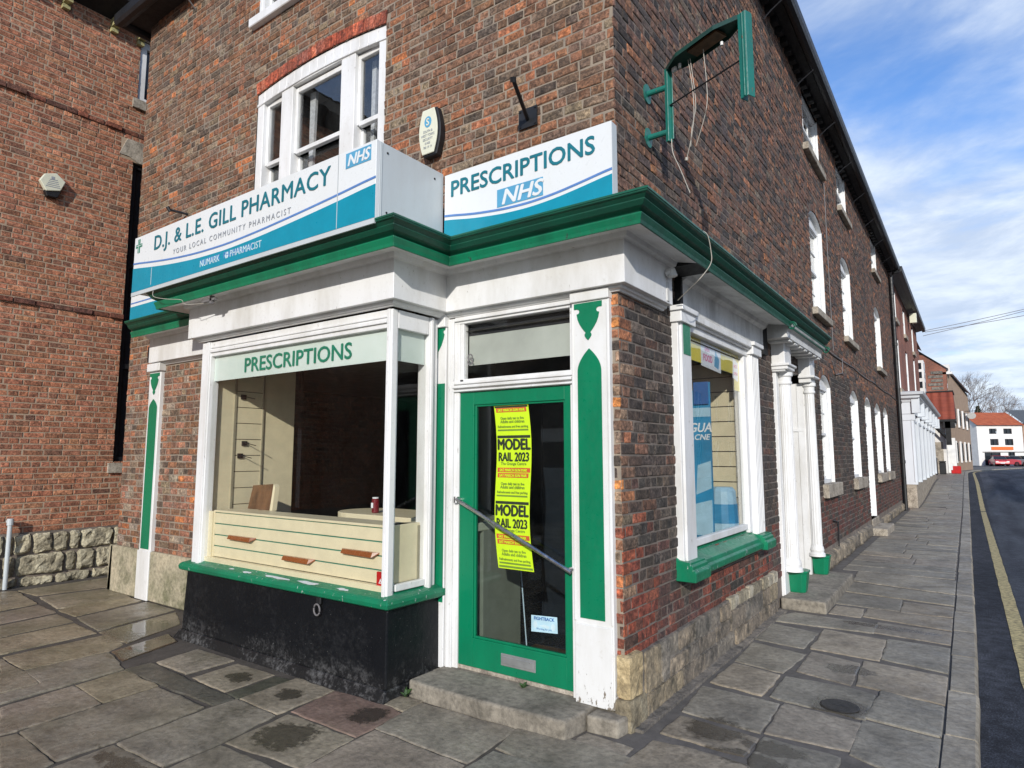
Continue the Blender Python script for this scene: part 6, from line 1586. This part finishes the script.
# overhead wires
ow=thing('overhead_wires',(0,31,7.4),'thin telephone wires crossing the sky from the end of the terrace','wires')
def hp(u,v,D):
    a=(u-512)/F_PX; b=(384-v)/F_PX; U=Vector((math.sin(YAW)*math.sin(PITCH),-math.cos(YAW)*math.sin(PITCH),math.cos(PITCH))); Fv=ff*math.cos(PITCH)+Vector((0,0,math.sin(PITCH)))
    return CAM+(Fv+rr*a+U*b)*D
for (p0,p1) in (((.38,31.0,7.35),(16,33,10.9)),((.38,31.1,7.30),(16,34,10.1)),((.3,30.9,7.1),(16,33,11.25))):
    q=MB(); a=Vector(p0); b=Vector(p1); q.tube([a+(b-a)*t-Vector((0,0,.9*4*t*(1-t)*.35)) for t in [k/12 for k in range(13)]],.012,5); q.build('wire',M['cablegrey'],ow)

# trees far off
def tree(loc,H,label,spread=.5,seed=1,r0=.22,depth=6,name='bare_tree'):
    t=thing(name,loc,label,'tree','trees beyond the houses'); rg_=random.Random(seed); tr=MB(); tw_=MB()
    def grow(p,d,L,r,n):
        q=p+d*L; mid=p+d*L*.5+Vector((rg_.uniform(-1,1),rg_.uniform(-1,1),0))*L*.05
        (tr if n>=depth-1 else tw_).tube([p,mid,q],[r,r*.85,r*.7],5 if n>2 else 3,caps=False)
        if n<=0: return
        for k in range(3 if n>1 else 4):
            a=rg_.uniform(.25,.8)*(1 if n<depth else .9); az=rg_.uniform(0,2*PI)
            s=d.orthogonal().normalized(); s2=d.cross(s); nd=(d*math.cos(a)+(s*math.cos(az)+s2*math.sin(az))*math.sin(a)); nd.z+=.12; nd.normalize()
            grow(q,nd,L*rg_.uniform(.62,.82),r*.58,n-1)
    grow(Vector(loc),Vector((0,0,1)),H*.26,r0,depth)
    tr.build('trunk',M['bark'],t); tw_.build('crown',M['twig'],t)
for i,(px,D,H) in enumerate(((962,135,21),(948,150,24),(985,150,13.5),(1000,160,14),(1012,150,12.5),(975,170,15),(993,140,11.5))):
    p=endp(px,D,0); tree((p.x,p.y,0),H*(1.12 if i<2 else 1.5),['bare spreading tree rising above the gabled house roof','tall bare tree behind the chimneys','bare tree behind the orange roof, left of centre','bare tree above the middle of the orange roof','bare tree above the right end of the orange roof','bare tree just right of the buff house front','low bare tree close behind the orange roof'][i],seed=20+i,depth=5 if i else 6,r0=.07*H/6)
def evergreen(loc,H,W_,seed,label):
    t=thing('evergreen_tree',loc,label,'tree','trees beyond the houses'); rg_=random.Random(seed); q=MB()
    q.tube([Vector(loc),Vector(loc)+Vector((0,0,H*.9))],[.25,.05],6); q.build('trunk',M['bark'],t); q=MB()
    for k in range(1500):
        z=rg_.uniform(.12,1); rr_=W_*(1-z)**.6*rg_.uniform(.2,1)*(1+.4*math.sin(z*17)); a=rg_.uniform(0,2*PI); c=Vector((loc[0]+rr_*math.cos(a),loc[1]+rr_*math.sin(a),z*H)); s=.35
        v=[c+Vector((rg_.uniform(-s,s),rg_.uniform(-s,s),rg_.uniform(-s,s))) for _ in range(3)]; q.add(v,[(0,1,2)])
    q.build('crown',M['ivy'],t,recalc=False)
p=endp(976,135,0); evergreen((p.x,p.y,0),11.8,2.0,5,'dark evergreen tree between the buff house and the white house')
p=endp(969,150,0); evergreen((p.x,p.y,0),9.0,3.5,6,'lower dark evergreen behind the buff house front')

# houses facing the shop across the square and across the road (seen in its windows)
def plain_house(name,P,L,H,wn,label,loc,mat,dep=7):
    t=thing(name,loc,label,'house'); hs_=[]
    n=int(L/3)
    for i in range(n):
        u=(i+.5)*L/n
        for z in (.9,3.7,6.2):
            if z+1.6<H: hs_.append(Hole(u-.5,u+.5,z,z+1.6))
    wall_sheet(P,0,L,-.3,H,hs_).build('wall',mat,t,recalc=False)
    q=MB(); q.prism([(-.2,-.3),(0,-.3),(0,H),(-.2,H)],P,-dep,0); q.prism([(L,-.3),(L+.2,-.3),(L+.2,H),(L,H)],P,-dep,0); q.prism([(0,-.3),(L,-.3),(L,H),(0,H)],P,-dep-.2,-dep); q.build('end_wall',mat,t)
    q=MB(); q.add([P(-.4,H-.05,.4),P(L+.4,H-.05,.4),P(L+.4,H+2.6,-dep/2),P(-.4,H+2.6,-dep/2)],[(0,1,2,3)]); q.add([P(-.4,H-.05,-dep-.4),P(L+.4,H-.05,-dep-.4),P(L+.4,H+2.6,-dep/2),P(-.4,H+2.6,-dep/2)],[(0,1,2,3)]); q.add([P(-.2,H,0),P(-.2,H,-dep),P(-.2,H+2.55,-dep/2)],[(0,1,2)]); q.add([P(L+.2,H,0),P(L+.2,H,-dep),P(L+.2,H+2.55,-dep/2)],[(0,1,2)]); q.build('roof',M['slate'],t)
    for h in hs_:
        q=MB(); q.prism([(h.u0,h.v0),(h.u1,h.v0),(h.u1,h.v1),(h.u0,h.v1)],P,-.16,-.12); w_=q.build('window',M['cglass'],t)
        q=MB(); q.prism([(h.u0,h.v0),(h.u0+.08,h.v0),(h.u0+.08,h.v1),(h.u0,h.v1)],P,-.119,-.06); q.prism([(h.u0+.46,h.v0),(h.u0+.54,h.v0),(h.u0+.54,h.v1),(h.u0+.46,h.v1)],P,-.119,-.07); q.prism([(h.u1-.08,h.v0),(h.u1,h.v0),(h.u1,h.v1),(h.u1-.08,h.v1)],P,-.119,-.06); q.build('frame',M['white_far'],w_)
plain_house('facing_terrace',lambda u,v,n=0:(-1-u,-21+n,v),38,7.5,8,'red brick terrace across the square, reflected in the shopfront windows',(-20,-21,0),M['redbrick'])
plain_house('roadside_terrace',lambda u,v,n=0:(11-n,10+u,v),46,7.0,8,'buff brick terrace across the road, reflected in the side display window',(11,30,0),M['tanbrick'])

# ================================================================== SKY AND SUN
az=rad(152); el=rad(21)
wd=bpy.data.worlds.new('World'); SC.world=wd; wd.use_nodes=True; nt=wd.node_tree; bg=nt.nodes['Background']
sky=nt.nodes.new('ShaderNodeTexSky'); sky.sky_type='NISHITA'; sky.sun_disc=False; sky.sun_elevation=el; sky.sun_rotation=az; sky.air_density=1.0; sky.dust_density=.3; sky.ozone_density=3.0
tc=nt.nodes.new('ShaderNodeTexCoord'); sp=nt.nodes.new('ShaderNodeSeparateXYZ'); nt.links.new(tc.outputs['Generated'],sp.inputs[0])
def mth(op,a,b=0.):
    x=nt.nodes.new('ShaderNodeMath'); x.operation=op
    for i,v in enumerate((a,b)):
        if isinstance(v,(int,float)): x.inputs[i].default_value=v
        else: nt.links.new(v,x.inputs[i])
    return x.outputs[0]
zz=mth('ADD',mth('MAXIMUM',sp.outputs[2],0.0),.12)
cx=nt.nodes.new('ShaderNodeCombineXYZ'); nt.links.new(mth('DIVIDE',sp.outputs[0],zz),cx.inputs[0]); nt.links.new(mth('DIVIDE',sp.outputs[1],zz),cx.inputs[1])
def nz(scale,det,rough,dist=0,off=(0,0,0),st=(1,1,1)):
    mp=nt.nodes.new('ShaderNodeMapping'); mp.inputs['Location'].default_value=off; mp.inputs['Scale'].default_value=st; mp.inputs['Rotation'].default_value=(0,0,.9); nt.links.new(cx.outputs[0],mp.inputs[0])
    x=nt.nodes.new('ShaderNodeTexNoise'); x.inputs['Scale'].default_value=scale; x.inputs['Detail'].default_value=det; x.inputs['Roughness'].default_value=rough; x.inputs['Distortion'].default_value=dist; nt.links.new(mp.outputs[0],x.inputs['Vector']); return x.outputs['Fac']
def mr(v,a,b,lo,hi):
    x=nt.nodes.new('ShaderNodeMapRange'); x.interpolation_type='SMOOTHSTEP'; nt.links.new(v,x.inputs[0])
    for i,q in zip((1,2,3,4),(a,b,lo,hi)): x.inputs[i].default_value=q
    return x.outputs[0]
c1=nz(.85,7,.55,.4,(3.1,1.7,0),(1,1.6,1)); c2=nz(2.4,8,.6,.3,(.4,.2,0))
lowc=mr(sp.outputs[2],.70,.12,0,.30)
cl=mr(mth('ADD',mth('ADD',mth('MULTIPLY',c1,.75),mth('MULTIPLY',c2,.25)),lowc),.50,.76,0,.95)
shade=mr(c2,.35,.65,.0,1)
mxc=nt.nodes.new('ShaderNodeMix'); mxc.data_type='RGBA'; nt.links.new(shade,mxc.inputs[0]); mxc.inputs[6].default_value=(3.3,3.9,4.9,1); mxc.inputs[7].default_value=(5.0,5.5,6.1,1)
mx=nt.nodes.new('ShaderNodeMix'); mx.data_type='RGBA'; nt.links.new(cl,mx.inputs[0]); hue=nt.nodes.new('ShaderNodeMix'); hue.data_type='RGBA'; hue.blend_type='MULTIPLY'; hue.inputs[0].default_value=1; nt.links.new(sky.outputs[0],hue.inputs[6]); hue.inputs[7].default_value=(.80,1.0,1.26,1); nt.links.new(hue.outputs[2],mx.inputs[6]); nt.links.new(mxc.outputs[2],mx.inputs[7])
nt.links.new(mx.outputs[2],bg.inputs[0]); bg.inputs[1].default_value=.15
sd_=Vector((math.sin(az)*math.cos(el),math.cos(az)*math.cos(el),math.sin(el)))
sl_=bpy.data.lights.new('sun','SUN'); sl_.energy=3.4; sl_.angle=rad(.55); sl_.color=(1.0,.955,.89); so=bpy.data.objects.new('sun',sl_); COL.objects.link(so); so.rotation_euler=sd_.to_track_quat('Z','Y').to_euler()
so.location=(5,-10,12)

SC.view_settings.view_transform='Standard'; SC.view_settings.look='None'; SC.view_settings.exposure=.28; SC.view_settings.gamma=1
SC.render.engine='CYCLES'; SC.cycles.max_bounces=7; SC.cycles.transparent_max_bounces=12
for o in bpy.data.objects:
    if '_o' in o.keys(): del o['_o']
